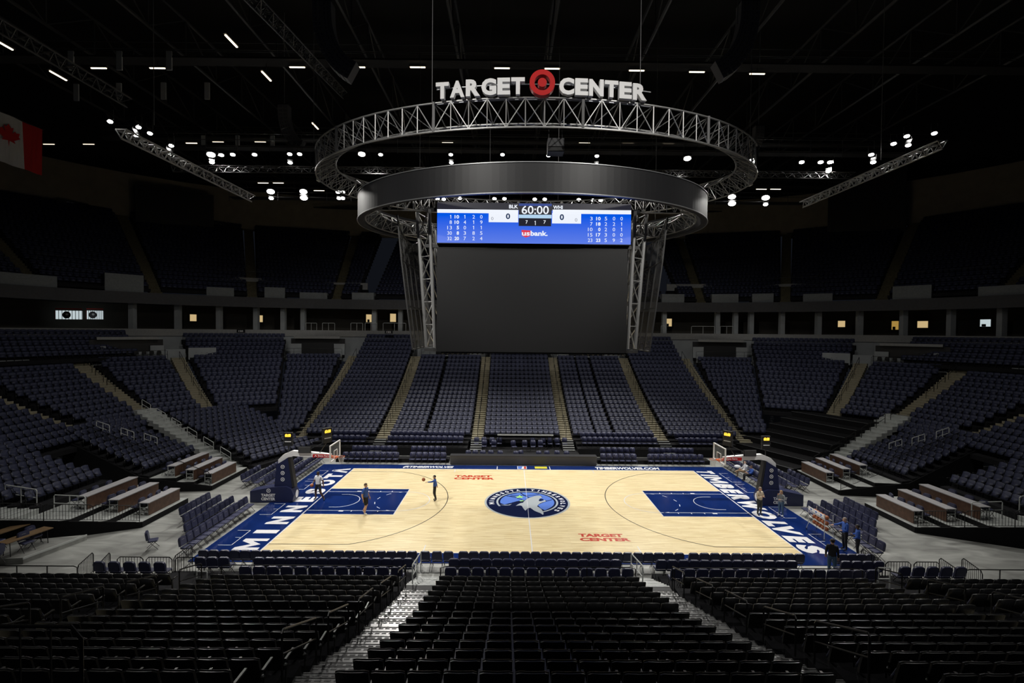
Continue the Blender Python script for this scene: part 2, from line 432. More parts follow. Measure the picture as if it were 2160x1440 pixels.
# corner fans; r edges
def fan_block(p0, p1, r0, n, sgn, dr=.86, pitch=.55, zfun=zf, cond=None, lab=None, m='terrace'):
    rs = [r0 + dr * i for i in range(n + 1)]
    a = [fan(p0, r, sgn) for r in rs]; b = [fan(p1, r, sgn) for r in rs]
    section(a, b, [zfun(r) for r in rs[:-1]], pitch, SEATS, cond=cond, lab=lab, m=m)
def fan_stair(ph, wdeg, r0, n, sgn, dr=.86, **kw):
    rs = [r0 + dr * i for i in range(n + 1)]
    eL, eR = [], []
    for r in rs:
        c = fan(ph, r, sgn); t = (fan(ph + 1, r, sgn) - fan(ph - 1, r, sgn)).normalized(); eL.append(c - t * wdeg / 2); eR.append(c + t * wdeg / 2)
    stair(eL, eR, [zf(r) for r in rs[:-1]], **kw)
RK = lambda k: 7 + .86 * k
for sgn in (-1, 1):
    # steps beside the corner (x = 22)
    ks = list(range(0, 21)); stair([V(sgn * 21.35, Y(k)) for k in ks], [V(sgn * 22.6, Y(k)) for k in ks], [zf(Y(k) - 7) for k in ks[:-1]])
    fan_block(4, 19, RK(1), 18, sgn)
    fan_block(19.5, 42, RK(7), 17, sgn)
    fan_block(47, 62.5, RK(7), 12, sgn)
    fan_block(67.5, 88, RK(5), 13, sgn)
    fan_stair(44.5, 1.3, RK(7), 13, sgn)
    fan_stair(65, 1.5, RK(8), 12, sgn)
    # top rows above the landing at the end
    fan_block(52, 88, RK(19.6), 5, sgn)
    # end straights beyond y < 7
    rs = [RK(k) for k in range(5, 19)]
    section([V(sgn * (21.5 + 1.13 * r), 6.2) for r in rs], [V(sgn * (21.5 + 1.13 * r), -6) for r in rs], [zf(r) for r in rs[:-1]], .56, SEATS)
    stair([V(sgn * (21.5 + 1.13 * r), 7.3) for r in rs], [V(sgn * (21.5 + 1.13 * r), 6.3) for r in rs], [zf(r) for r in rs[:-1]])
    rs = [RK(k) for k in range(20, 25)]
    section([V(sgn * (21.5 + 1.13 * r), 6.2) for r in rs], [V(sgn * (21.5 + 1.13 * r), -2) for r in rs], [zf(r) for r in rs[:-1]], .56, SEATS)
# corner platform: rows square to the white steps
o = Vector((-.905, .425, 0)); a = Vector((.425, .905, 0))
P0 = V(-22.2, 6.9)
zs = [.35 + .225 * i for i in range(13)]
eR = [P0 + o * .92 * i for i in range(14)]; eL = [P0 + a * 7.4 + o * .92 * i for i in range(14)]
def inR(p): return not (p.x > -22.8 and p.y > 13.6) and (((p.x + 21.5) / 1.13) ** 2 + (p.y - 7) ** 2) ** .5 < 13.1
section(eL, eR, zs, .56, SEATS, cond=inR, m='terrace', base=0)
# right corner: empty black tiers
o2 = Vector((.905, .425, 0)); a2 = Vector((-.425, .905, 0)); P2 = V(22.4, 6.9)
for i in range(7):
    A = P2 + o2 * 1.75 * i; B = A + a2 * 7.4; z = .45 + .5 * i
    mb = MB().mt('black_matte'); D = A + o2 * 1.75; E_ = B + o2 * 1.75
    mb.hexa([(q.x, q.y, 0) for q in (A, D, E_, B)], [(q.x, q.y, z) for q in (A, D, E_, B)])
    mb.mt('grey_metal'); q0, q1 = A - o2 * .02, B - o2 * .02
    mb.tube([(q0.x, q0.y, z + .01), (q1.x, q1.y, z + .01)], .02, 4)
    struct(mb.build('floor_tier'), 'empty black riser tier in the corner by the right basket')
# white metal steps at both corners
for sgn in (-1, 1):
    oo = Vector((sgn * .925, .38, 0)); aa = Vector((sgn * -.38, .925, 0)); base = V(sgn * 23.9, 7.6)
    n = 17; wd = 1.7 if sgn < 0 else 2.0
    eL = [base + oo * .76 * i - aa * wd / 2 for i in range(n + 1)]; eR = [base + oo * .76 * i + aa * wd / 2 for i in range(n + 1)]
    stair(eL, eR, [.15 + .245 * i for i in range(n)], 'stair_grey', 'white_metal', False, label='white metal steps climbing past the corner platform')
# end blocks beside the tunnel: U (beyond the tunnel) and W (before it)
for sgn in (-1, 1):
    def ex(i): return 26.9 + .93 * i
    n = 10
    eL = [V(sgn * ex(i), 7.35 + .36 * i) for i in range(n + 1)]; eR = [V(sgn * ex(i), 1.4 + .38 * max(0, i - .5)) for i in range(n + 1)]
    section(eL, eR, [zE(ex(i)) for i in range(n)], .56, SEATS, m='terrace', base=0)
    n = 9
    def ex2(i): return 28.2 + .93 * i
    eL = [V(sgn * ex2(i), -.2 + .12 * i) for i in range(n + 1)]; eR = [V(sgn * ex2(i), -5.15 - .3 * i) for i in range(n + 1)]
    section(eL, eR, [zE(ex2(i)) for i in range(n)], .56, SEATS, m='terrace', base=0)
    # steps on the near side of W
    eL2 = [V(sgn * ex2(i), -5.2 - .3 * i) for i in range(n + 1)]; eR2 = [V(sgn * ex2(i), -7.1 - .44 * i) for i in range(n + 1)]
    stair(eL2, eR2, [zE(ex2(i)) for i in range(n)], 'stair_grey', 'white_metal', True, label='pale metal steps beside the end block')
    # skirts along the sides
    mb = MB().mt('black_matte')
    mb.hexa([(sgn * 22.8, -4.65, 0), (sgn * 36.5, -11.2, 0), (sgn * 36.5, -11.1, 0), (sgn * 22.8, -4.55, 0)],
            [(sgn * 22.8, -4.65, .32), (sgn * 36.5, -11.2, 3.1), (sgn * 36.5, -11.1, 3.1), (sgn * 22.8, -4.55, .32)])
    struct(mb.build('wall_skirt'), 'black skirt closing the near side of the end seating')
    mb = MB().mt('black_matte')
    mb.hexa([(sgn * 22.8, 1.85, 0), (sgn * 27.4, 1.3, 0), (sgn * 27.4, 1.38, 0), (sgn * 22.8, 1.95, 0)],
            [(sgn * 22.8, 1.85, .35), (sgn * 27.4, 1.3, 1.1), (sgn * 27.4, 1.38, 1.1), (sgn * 22.8, 1.95, .35)])
    mb.hexa([(sgn * 27.4, 1.3, 0), (sgn * 36, 4.65, 0), (sgn * 36, 4.73, 0), (sgn * 27.4, 1.38, 0)],
            [(sgn * 27.4, 1.3, 1.1), (sgn * 36, 4.65, 3.0), (sgn * 36, 4.73, 3.0), (sgn * 27.4, 1.38, 1.1)])
    struct(mb.build('wall_skirt'), 'black skirt on the far side of the tunnel')
    # three platforms for the desks of each block
    for (y0, y1, dx0) in ((1.9, 6.6 if sgn < 0 else 7.0, 0), (-4.6, -.6, 0)):
        for t in range(3):
            x0 = 22.75 + (1.2 if y0 > 0 else 1.5) * t; mb = MB().mt('black_matte')
            x1 = 26.9 if y0 > 0 else 28.2
            yb0 = y0 + (t * .25 if y0 > 0 else -.3 * t); yb1 = y1 + .3 * t
            if y0 > 0: xa_, ya_, xb_, yb_ = x0, 1.95 - .12 * (x0 - 22.8), x1, 1.95 - .12 * (x1 - 22.8)
            else: xa_, ya_, xb_, yb_ = x0, -4.62 - .47 * (x0 - 22.8), x1, -4.62 - .47 * (x1 - 22.8)
            for key, za, zb9 in (('black_matte', 0, .34 + .32 * t), ('stair_grey', .34 + .32 * t, .365 + .32 * t)):
                mb.mt(key).hexa([(sgn * xa_, ya_, za), (sgn * xb_, yb_, za), (sgn * x1, yb1, za), (sgn * x0, yb1, za)], [(sgn * xa_, ya_, zb9), (sgn * xb_, yb_, zb9), (sgn * x1, yb1, zb9), (sgn * x0, yb1, zb9)])
            struct(mb.build('floor_platform'), 'low grey platform step under the counters')
    # headwall over the tunnel
    mb = MB().mt('terrace'); mb.box(min(sgn * 35.6, sgn * 35.9), max(sgn * 35.6, sgn * 35.9), -1.5, 8, 1.9, 3.2)
    struct(mb.build('wall_tunnel'), 'black beam over the floor tunnel')

# near bank
YN = lambda k: -(13.2 + .86 * k)
def near_z(k): r = 7 + .86 * k; return zf(r) + (.1 if k < 6 else 0)
def near_block(x0, x1, lab, k0=0, k1=14, cond=None, skew=0):
    ks = list(range(k0, k1 + 1)); section([V(x0 - skew * k, YN(k)) for k in ks], [V(x1 + skew * k, YN(k)) for k in ks], [near_z(k) for k in ks[:-1]], .565, SEATS, lab=lab, cond=cond)
def lab_for(block, k0=0):
    def f(i, j, n): return f'black-backed stadium seat, {words_ord(j + 1)} from left, {words_ord(i + 1)} row from court, {block}'
    return f
near_block(-4.05, 3.95, lab_for('centre block'), skew=.012)
near_block(-12.95, -5.6, lab_for('block left of stairs'), cond=lambda p: not (p.y < -26.2 and p.x < -6.4))
near_block(5.55, 12.95, lab_for('block right of stairs'))
near_block(-21.4, -14.35, lab_for('outermost left block'), 0, 12)
near_block(14.35, 21.4, lab_for('outermost right block'), 0, 12)
near_block(-30, -22.4, None, 0, 5); near_block(22.4, 30, None, 0, 5)
for x0, x1, dsh in ((-5.55, -4.15, True), (4.05, 5.5, True), (-14.3, -13, False), (13, 14.3, False), (-22.35, -21.45, False), (21.45, 22.35, False)):
    ks = list(range(0, 17)); stair([V(x0, YN(k)) for k in ks], [V(x1, YN(k)) for k in ks], [near_z(k) for k in ks[:-1]],
        'stair_fg' if dsh else 'stair_tan', 'stair_dark' if dsh else 'stair_nose', True, dsh, label='grey foreground aisle steps with dark grip strips' if dsh else 'tan foreground aisle steps')
# front platform of the near bank and the white steps down to the floor
for x0, x1 in ((-17, -5.6), (-4.1, 4.0), (5.5, 17)):
    for q, (y0, y1, z) in enumerate(((-11.15, -10.2, .3), (-13.04, -11.15, .7))):
        struct(MB().mt('terrace').box(x0, x1, y0, y1, 0, z).build('floor_riser'), 'black riser under the courtside chair rows')
    struct(MB().mt('black_matte').box(x0, x1, -13.2, -13.05, 0, 1.1).build('wall_front'), 'black front wall of the near seat bank')
for x0, x1 in ((-5.55, -4.15), (4.05, 5.45)):
    eL = [V(x0, -10.3 - .36 * i) for i in range(9)]; eR = [V(x1, -10.3 - .36 * i) for i in range(9)]
    stair(eL, eR, [.14 * (i + 1) for i in range(8)], 'stair_dark', 'white_metal', False, label='short flight of white edged steps down to the court floor')
struct(MB().mt('terrace').box(-30, -17, -13.2, -13.05, 0, 1.1).build('wall_front'), 'black front wall of the near seat bank')
struct(MB().mt('terrace').box(17, 30, -13.2, -13.05, 0, 1.1).build('wall_front'), 'black front wall of the near seat bank')
for x0, x1 in ((-19.7, -15.9), (15.6, 19.3)): struct(MB().mt('terrace').box(x0, x1, -12.3, -11.0, 0, .5).build('floor_riser'), 'low black riser behind the barricades')
# far risers for courtside rows
for sgn in (-1, 1):
    a_, b_ = sorted((sgn * 6.6, sgn * 16.6))
    struct(MB().mt('black_matte').box(a_, b_, 9.65, 10.6, 0, .33).build('floor_riser'), 'black riser under the second courtside row')
    a_, b_ = sorted((sgn * 5.2, sgn * 20.5))
    struct(MB().mt('black_matte').box(a_, b_, 12.0, 13.0, 0, .75).build('floor_riser'), 'black riser under the floor chairs')
    struct(MB().mt('black_matte').box(a_, b_, 13.0, 14.0, 0, .98).build('floor_riser'), 'black riser under the floor chairs')
    a_, b_ = sorted((sgn * 16.5, sgn * 21.4))
struct(MB().mt('black_matte').box(-5.2, 5.2, 10.6, 14.0, 0, .45).build('floor_riser'), 'black riser behind the scorers table')
for xc in (-13.7, -4.4, 4.4, 13.75):
    eL = [V(xc - .55, 11.2 + .35 * i) for i in range(9)]; eR = [V(xc + .55, 11.2 + .35 * i) for i in range(9)]
    stair(eL, eR, [.14 * (i + 1) for i in range(8)], 'stair_dark', 'white_metal', False, label='white edged steps at the foot of the far aisle')

# upper deck
def zu(r): return 16.05 + .735 * (r - 28.7)
def up_block(p0, p1, sgn, n=20, r0=29.4):
    rs = [r0 + .84 * i for i in range(n + 1)]
    section([fan(p0, r, sgn) for r in rs], [fan(p1, r, sgn) for r in rs], [zu(r) for r in rs[:-1]], .56, UPSEATS, cond=lambda p: False if any(abs(p.x - c[0]) < c[2] and abs(p.y - c[1]) < c[3] for c in ()) else True)
def up_straight(x0, x1, n=20):
    rs = [29.4 + .84 * i for i in range(n + 1)]
    section([V(x0, 7 + r) for r in rs], [V(x1, 7 + r) for r in rs], [zu(r) for r in rs[:-1]], .56, UPSEATS)
UPA = (8, 27, 46, 66, 88)
for sgn in (-1, 1):
    pr_ = 2
    for p in UPA:
        up_block(pr_ + 1.0, p - 1.0, sgn)
        rs = [29.4 + .84 * i for i in range(21)]; eL, eR = [], []
        for r in rs:
            c = fan(p, r, sgn); t = (fan(p + 1, r, sgn) - fan(p - 1, r, sgn)).normalized(); eL.append(c - t * .65); eR.append(c + t * .65)
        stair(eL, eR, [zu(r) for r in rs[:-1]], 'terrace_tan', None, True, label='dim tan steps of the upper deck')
        pr_ = p
    rs = [29.4 + .84 * i for i in range(21)]
    section([V(sgn * (21.5 + 1.13 * r), 6) for r in rs], [V(sgn * (21.5 + 1.13 * r), -10) for r in rs], [zu(r) for r in rs[:-1]], .56, UPSEATS)
up_straight(-21, -11); up_straight(-10, 10); up_straight(11, 21)
# ------------------------------------------------------------------ seats: the 300 largest as things, the rest as one mass
def view_size(p): return 1.0 / max(.1, (p - CAM).dot(VIEW))
VIEW = (cam.rotation_euler.to_matrix() @ Vector((0, 0, -1)))
IM = cam.rotation_euler.to_matrix().transposed()
def in_frame(p, mrg=.04):
    q = IM @ (p - CAM)
    if q.z > -.5: return False
    u, v = 1008.8 * q.x / -q.z / 1080, 1008.8 * q.y / -q.z / 720
    return abs(u) < 1 + mrg and abs(v) < 1 + mrg * 2
def stamp(tmpl_me, places):
    """numpy copy of a small mesh to many places -> one mesh"""
    nv = len(tmpl_me.vertices); co = np.empty(nv * 3); tmpl_me.vertices.foreach_get('co', co); co = co.reshape(-1, 3)
    npz = len(tmpl_me.polygons); ls = np.empty(npz, int); lt = np.empty(npz, int); mi = np.empty(npz, int)
    tmpl_me.polygons.foreach_get('loop_start', ls); tmpl_me.polygons.foreach_get('loop_total', lt); tmpl_me.polygons.foreach_get('material_index', mi)
    nl = len(tmpl_me.loops); li = np.empty(nl, int); tmpl_me.loops.foreach_get('vertex_index', li)
    N = len(places); P = np.array([[p[0].x, p[0].y, p[0].z] for p in places]); A = np.array([p[1] for p in places])
    c, s = np.cos(A), np.sin(A)
    X = co[None, :, 0] * c[:, None] - co[None, :, 1] * s[:, None] + P[:, None, 0]
    Yy = co[None, :, 0] * s[:, None] + co[None, :, 1] * c[:, None] + P[:, None, 1]
    Z = co[None, :, 2] + P[:, None, 2]
    vs = np.stack([X, Yy, Z], 2).reshape(-1)
    me = bpy.data.meshes.new('seat_mass'); me.vertices.add(nv * N); me.vertices.foreach_set('co', vs)
    me.loops.add(nl * N); me.loops.foreach_set('vertex_index', (li[None] + nv * np.arange(N)[:, None]).reshape(-1).astype(np.int32))
    me.polygons.add(npz * N); me.polygons.foreach_set('loop_start', (ls[None] + nl * np.arange(N)[:, None]).reshape(-1).astype(np.int32))
    me.polygons.foreach_set('loop_total', np.tile(lt, N).astype(np.int32))
    for m in tmpl_me.materials: me.materials.append(m)
    me.polygons.foreach_set('material_index', np.tile(mi, N).astype(np.int32))
    me.update(calc_edges=True); return me

def seat_back(mb, lo=False):
    # shell of a tip-up seat, front -y, rake backwards, curved in plan, rounded top
    n = 4 if lo else 8; W = .26
    def pt(u, h, off): # u -1..1, h height 0..1
        x = u * W; z = .36 + .50 * h; y = .10 + .13 * h - .035 * (u * u) * (1 if h > .2 else .6) + off
        if h > .99: z -= .012 * u * u * (3 if abs(u) > .9 else 1)
        return (x, y, z)
    hs = (0, .5, 1) if lo else (0, .25, .5, .8, .94, 1)
    us = [-1 + 2 * i / n for i in range(n + 1)]
    k = len(us); F = [pt(u, h, -.03) for h in hs for u in us]; B = [pt(u, h, .025) for h in hs for u in us]
    vs = F + B; m = len(F); fs = []; 
    mb.mt('seat_blue')
    fr = [(i * k + j, i * k + j + 1, (i + 1) * k + j + 1, (i + 1) * k + j) for i in range(len(hs) - 1) for j in range(n)]
    mb.mt('seat_black'); ib = mb.cur; mb.mt('seat_blue'); iF = mb.cur
    bk = [tuple(reversed([q + m for q in f])) for f in fr]
    sd = []
    for i in range(len(hs) - 1):
        sd.append((i * k, (i + 1) * k, (i + 1) * k + m, i * k + m)); sd.append((i * k + n, i * k + n + m, (i + 1) * k + n + m, (i + 1) * k + n))
    t = (len(hs) - 1) * k
    for j in range(n): sd.append((t + j, t + j + 1, t + j + 1 + m, t + j + m)); sd.append((j, j + m, j + 1 + m, j + 1))
    mb.add(vs, fr + bk + sd, [iF] * len(fr) + [ib] * (len(bk) + len(sd)))
    return mb
def seat_pan(mb, lo=False):
    T = Matrix.Translation((0, -.02, .40)) @ Matrix.Rotation(math.radians(62), 4, 'X')
    mb.mt('seat_blue')
    if lo: mb.box(-.21, .21, -.05, .30, -.035, .035, T)
    else:
        mb.pad(-.21, .21, -.06, .32, -.0, .06, .018, T); mb.mt('seat_black').pad(-.205, .205, -.05, .31, -.03, .0, .01, T)
    return mb
def seat_arm(mb, x, lo=False):
    mb.mt('seat_black').box(x - .022, x + .022, -.22, .12, .56, .595)
    if lo: mb.box(x - .015, x + .015, .04, .10, 0, .56)
    else:
        mb.tube([(x, .10, 0), (x, .09, .30), (x, .02, .57)], .02, 5); mb.box(x - .03, x + .03, .02, .16, 0, .02)
        mb.lathe([(.001, -.025), (.045, -.02), (.045, .02), (.001, .025)], 8, (x, .12, .47))
    return mb
S_all = SEATS
order = sorted([s for s in S_all if s[2] and in_frame(s[0] + Vector((0, 0, .6)), .03)], key=lambda s: -view_size(s[0]))
single = order[:300]; ids = {id(s) for s in single}
rest = [s for s in S_all if id(s) not in ids and in_frame(s[0] + Vector((0, 0, .5)), .12)] + [s for s in UPSEATS if in_frame(s[0], .1)]
proto = thing('stadium_seat', '', 'seat')
seat_back(MB()).build('backrest', parent=proto, smooth=False); seat_pan(MB()).build('seat_pan', parent=proto)
mb_ = MB().mt('led_grey').tube([(-.26 + .52 * i / 8, .215 - .035 * ((i - 4) / 4) ** 2, .862 - .012 * ((i - 4) / 4) ** 2 * (3 if i in (0, 8) else 1)) for i in range(9)], .011, 5)
mb_.build('top_rim', parent=proto)['label'] = 'grey plastic rim along the top of the black back'
seat_arm(MB(), -.283).build('armrest', parent=proto)
for q, (p, yaw, lb) in enumerate(single):
    c = proto if q == 0 else copy_tree(proto); c.location = p; c.rotation_euler = (0, 0, yaw)
    tag(c, lb, 'seat', 'tip-up seats in the foreground blocks')
lo = MB(); seat_back(lo, True); seat_pan(lo, True); seat_arm(lo, -.275, True); lome = lo.mesh('stadium_seat_mass')
so = bpy.data.objects.new('stadium_seats', stamp(lome, rest)); C.objects.link(so)
tag(so, 'thousands of navy tip-up seats filling every bank around the court', 'seats', 'stadium seating', 'stuff')

# ------------------------------------------------------------------ padded folding chairs
def chair_parts(lo=False):
    out = []
    seat = MB().mt('pad_blue')
    if lo: seat.box(-.22, .22, -.24, .19, .42, .49)
    else: seat.pad(-.235, .235, -.25, .19, .42, .50, .025)
    out.append(('seat', seat))
    T = Matrix.Translation((0, .19, .55)) @ Matrix.Rotation(math.radians(-9), 4, 'X')
    back = MB().mt('pad_blue'); W, H = .245, .44
    prof = [(-W, 0), (W, 0), (W, H * .72), (W * .88, H * .90), (W * .6, H), (-W * .6, H), (-W * .88, H * .90), (-W, H * .72)]
    TT = T @ Matrix.Rotation(PI / 2, 4, 'X')
    back.prism(prof, -.04, .045, TT)
    if not lo:
        back.prism([(x * .86, H * .04 + y * .9) for x, y in prof], .045, .062, TT); back.prism([(x * .9, H * .04 + y * .9) for x, y in prof], -.058, -.04, TT)
    out.append(('backrest', back))
    if not lo:
        grip = MB().mt('grey_metal').box(-.085, .085, .055, .067, .295, .312, T @ Matrix.Rotation(0, 4, 'X'))
        grip = MB().mt('grey_metal').prism([(-.085, .30), (.085, .30), (.085, .318), (-.085, .318)], .062, .068, TT)
        out.append(('grip_slot', grip))
    for x in (-.228, .228):
        a = [(x, -.27, 0), (x, .14, .50), (x, .235, .86)]; b = [(x, .27, 0), (x, -.18, .44)]
        if lo:
            l = MB().mt('black_metal'); l.tube(a, .013, 3, caps=False); l.tube(b, .013, 3, caps=False); out.append(('leg', l))
        else:
            out.append(('leg', MB().mt('black_metal').tube(a, .013, 5))); out.append(('leg', MB().mt('black_metal').tube(b, .013, 5)))
    return out
def chairs_row(x0, y0, x1, y1, z, face, where, pitch=.52, n=None, gap=()):
    a = Vector((x0, y0, z)); b = Vector((x1, y1, z)); L = (b - a).length
    n = n or max(1, int(round(L / pitch)) ); 
    yaw = math.atan2(face[1], face[0]) + PI / 2
    for i in range(n):
        if i in gap: continue
        p = a.lerp(b, (i + .5) / n); CHAIRS.append((p, yaw + random.uniform(-.03, .03), where.format(words_ord(i + 1))))
R_ = lambda s: s
# sideline rows in front of the camera (face the court, +y)
chairs_row(-16.3, -9.25, -5.7, -9.25, .0, (0, 1), 'padded chair {} from left in sideline row touching near touchline, left part', .5)
chairs_row(-5.6, -9.25, -3.9, -9.25, .0, (0, 1), 'padded chair {} from left in sideline row, beside the left steps', .5)
chairs_row(-3.7, -9.25, 7.3, -9.25, .0, (0, 1), 'padded chair {} from left in sideline row, middle part', .5)
chairs_row(7.5, -9.25, 13.2, -9.25, .0, (0, 1), 'padded chair {} from left in sideline row, right part', .5)
chairs_row(14.8, -9.25, 16.6, -9.25, .0, (0, 1), 'padded chair {} from left in sideline row beyond person in black', .5)
chairs_row(-15.6, -10.6, -14, -10.6, .3, (0, 1), 'padded chair {} from left in second row at its far left end', .5)
chairs_row(-12.9, -10.6, -5.6, -10.6, .3, (0, 1), 'padded chair {} from left in second row, block left of steps', .5)
chairs_row(-4.0, -10.6, 3.9, -10.6, .3, (0, 1), 'padded chair {} from left in second row, middle block', .5)
chairs_row(5.5, -10.6, 12.0, -10.6, .3, (0, 1), 'padded chair {} from left in second row, block right of steps', .5)
chairs_row(14.0, -10.6, 16, -10.6, .3, (0, 1), 'padded chair {} from left in second row at its far right end', .5)
chairs_row(-12.7, -12.2, -5.7, -12.2, .7, (0, 1), 'padded chair {} from left in third row, block left of steps', .56)
chairs_row(-4.0, -12.2, 4.1, -12.2, .7, (0, 1), 'padded chair {} from left in third row, middle block', .56)
chairs_row(5.6, -12.2, 14.5, -12.2, .7, (0, 1), 'padded chair {} from left in third row, block right of steps', .56)
chairs_row(-19.5, -11.5, -16.2, -11.5, .5, (0, 1), 'padded chair {} from left behind the left barricades', .6)
chairs_row(15.9, -11.5, 19.0, -11.5, .5, (0, 1), 'padded chair {} from left behind the right barricades', .6)
# rows behind the two baskets
for sgn, side in ((-1, 'left'), (1, 'right')):
    f = (-sgn, 0)
    for q, (x, y0, y1) in enumerate(((17.85, -8.3, -1.9), (18.8, -6.5, -1.8), (19.75, -5.2, -1.6), (20.7, -4.1, -1.2))):
        chairs_row(sgn * x, y0, sgn * x, y1, 0, f, 'navy folding chair {} from front, ' + ['courtside', 'second', 'third', 'rearmost'][q] + ' row, near ' + side + ' basket group', .52, gap=(3,) if (sgn > 0 and q == 0) else ())
    for q, (x, y0, y1) in enumerate(((17.75, 2.4, 9.4), (18.75, 2.0, 8.4), (19.8, 2.2, 6.7), (20.75, 2.5, 5.3))):
        chairs_row(sgn * x, y0, sgn * x, y1, 0, f, 'navy folding chair {} from front, ' + ['courtside', 'second', 'third', 'rearmost'][q] + ' row, far ' + side + ' basket group', .52, gap=(5, 6, 7) if (sgn > 0 and q == 0) else ())
    s0 = lambda a, b: tuple(sorted((sgn * a, sgn * b)))
    for (a_, b_, y, z, lbl) in ((6.75, 10.0, 9.15, 0, 'courtside row next to the display board'), (10.9, 15.9, 9.15, 0, 'courtside row towards the corner'), (6.9, 10.1, 10.15, .33, 'raised row next to the display board'), (11.3, 15.4, 10.15, .33, 'raised row towards the corner'),
                         (5.6, 12.8, 12.5, .75, 'lower floor row below middle seats'), (5.6, 12.8, 13.5, .98, 'upper floor row below middle seats'), (14.8, 18.6, 12.5, .75, 'lower floor row by the corner'), (14.8, 19.4, 13.5, .98, 'upper floor row by the corner')):
        q0, q1 = s0(a_, b_); chairs_row(q0, y, q1, y, z, (0, -1), 'folding chair {} from left, ' + lbl + ', far ' + side + ' side', .53)
# loose chairs behind the scorers table
for i, (x, y, z, yaw) in enumerate(((-4.9, 10.0, .0, .1), (-4.3, 10.1, .0, 0), (-3.6, 10.05, 0, .1), (-2.9, 10.1, 0, 0), (-2.1, 10.0, 0, -.2), (-.6, 9.9, 0, .2), (-.1, 10.2, 0, .5), (1.4, 10.0, 0, 0), (2.2, 10.1, 0, .3), (3.0, 10.2, 0, -.3), (3.9, 10.0, 0, 0),
                                  (-3.6, 12.2, .45, 0), (-2.7, 12.2, .45, 0), (-.8, 12.1, .45, .4), (.2, 12.2, .45, 0), (1.0, 12.2, .45, 0), (1.7, 12.3, .45, 0), (-4.4, 13.3, .45, 0), (-3.7, 13.4, .45, 0), (-2.9, 13.3, .45, .1), (-2.2, 13.4, .45, 0), (1.0, 13.3, .45, 0), (2.0, 13.3, .45, 0), (2.7, 13.4, .45, 0), (3.4, 13.3, .45, .2), (4.1, 13.4, .45, 0))):
    CHAIRS.append((Vector((x, y, z)), yaw, f'loose navy chair standing {words_ord(i + 1)} behind the scorers table'))
CHAIRS.append((Vector((-20.15, -7.3, 0)), math.radians(120), 'single navy folding chair alone on open grey floor at left'))
# chairs at the counters
DESKS = []
for sgn, side in ((-1, 'left'), (1, 'right')):
    for q in range(3):
        w3 = ['front', 'middle', 'rear'][q]
        if sgn < 0:
            DESKS.append((sgn, -(22.9 + 1.2 * q), 2.25 - .2 * q, 5.35 + .2 * q, .365 + .32 * q, w3, 'far', side)); DESKS.append((sgn, -(23.0 + 1.5 * q), -3.75 - .4 * q, -1.0 + .15 * q, .365 + .32 * q, w3, 'near', side))
        else:
            DESKS.append((sgn, 22.9 + 1.2 * q, 3.6 - .1 * q, 6.7 + .05 * q, .365 + .32 * q, w3, 'far', side)); DESKS.append((sgn, 23.0 + 1.5 * q, -4.2 - .5 * q, -1.25 + .1 * q, .365 + .32 * q, w3, 'near', side))
for (sgn, x, y0, y1, z, rw, grp, side) in DESKS:
    for i, t in enumerate((.12, .34, .6, .84)):
        if rw == 'rear' and i == 3: continue
        CHAIRS.append((Vector((x + sgn * .92, y0 + (y1 - y0) * t, z)), (-sgn) * PI / 2 * -1 + (PI if False else 0) + random.uniform(-.4, .4), f'padded chair {words_ord(i + 1)} from front at {rw} counter of {grp} {side} block'))
for i, (x, y, yw) in enumerate(((-25.8, -8.3, 1.3), (-26.1, -7.6, 1.5), (-25.9, -9.7, 4.6), (-27.4, -8.2, 1.6))):
    CHAIRS.append((Vector((x, y, .3)), yw, f'dim padded chair {words_ord(i + 1)} at the brown folding tables on the platform'))
vis = [c for c in CHAIRS if in_frame(c[0] + Vector((0, 0, .5)), .04)]
vis.sort(key=lambda c: -view_size(c[0]) - (5 if 'single' in c[2] else 0))
cp = thing('folding_chair', '', 'chair')
for nm, mb in chair_parts(): mb.build(nm, parent=cp)
for q, (p, yaw, lb) in enumerate(vis[:300]):
    c = cp if q == 0 else copy_tree(cp); c.location = p; c.rotation_euler = (0, 0, yaw); tag(c, lb, 'chair', 'padded folding chairs around the court')
if len(vis) > 300:
    lo = MB()
    for nm, mb in chair_parts(True):
        o_ = len(lo.v); lo.v += mb.v; lo.f += [tuple(i + o_ for i in f) for f in mb.f]
        lo.mt(mb.mats[0]); lo.m += [lo.cur] * len(mb.f)
    co_ = bpy.data.objects.new('folding_chairs', stamp(lo.mesh('chair_mass'), vis[300:])); C.objects.link(co_)
    tag(co_, 'small distant navy folding chairs along the far side of the court', 'chairs', 'padded folding chairs around the court', 'stuff')
print('COUNTS seats', len(SEATS), len(rest), 'chairs', len(vis))

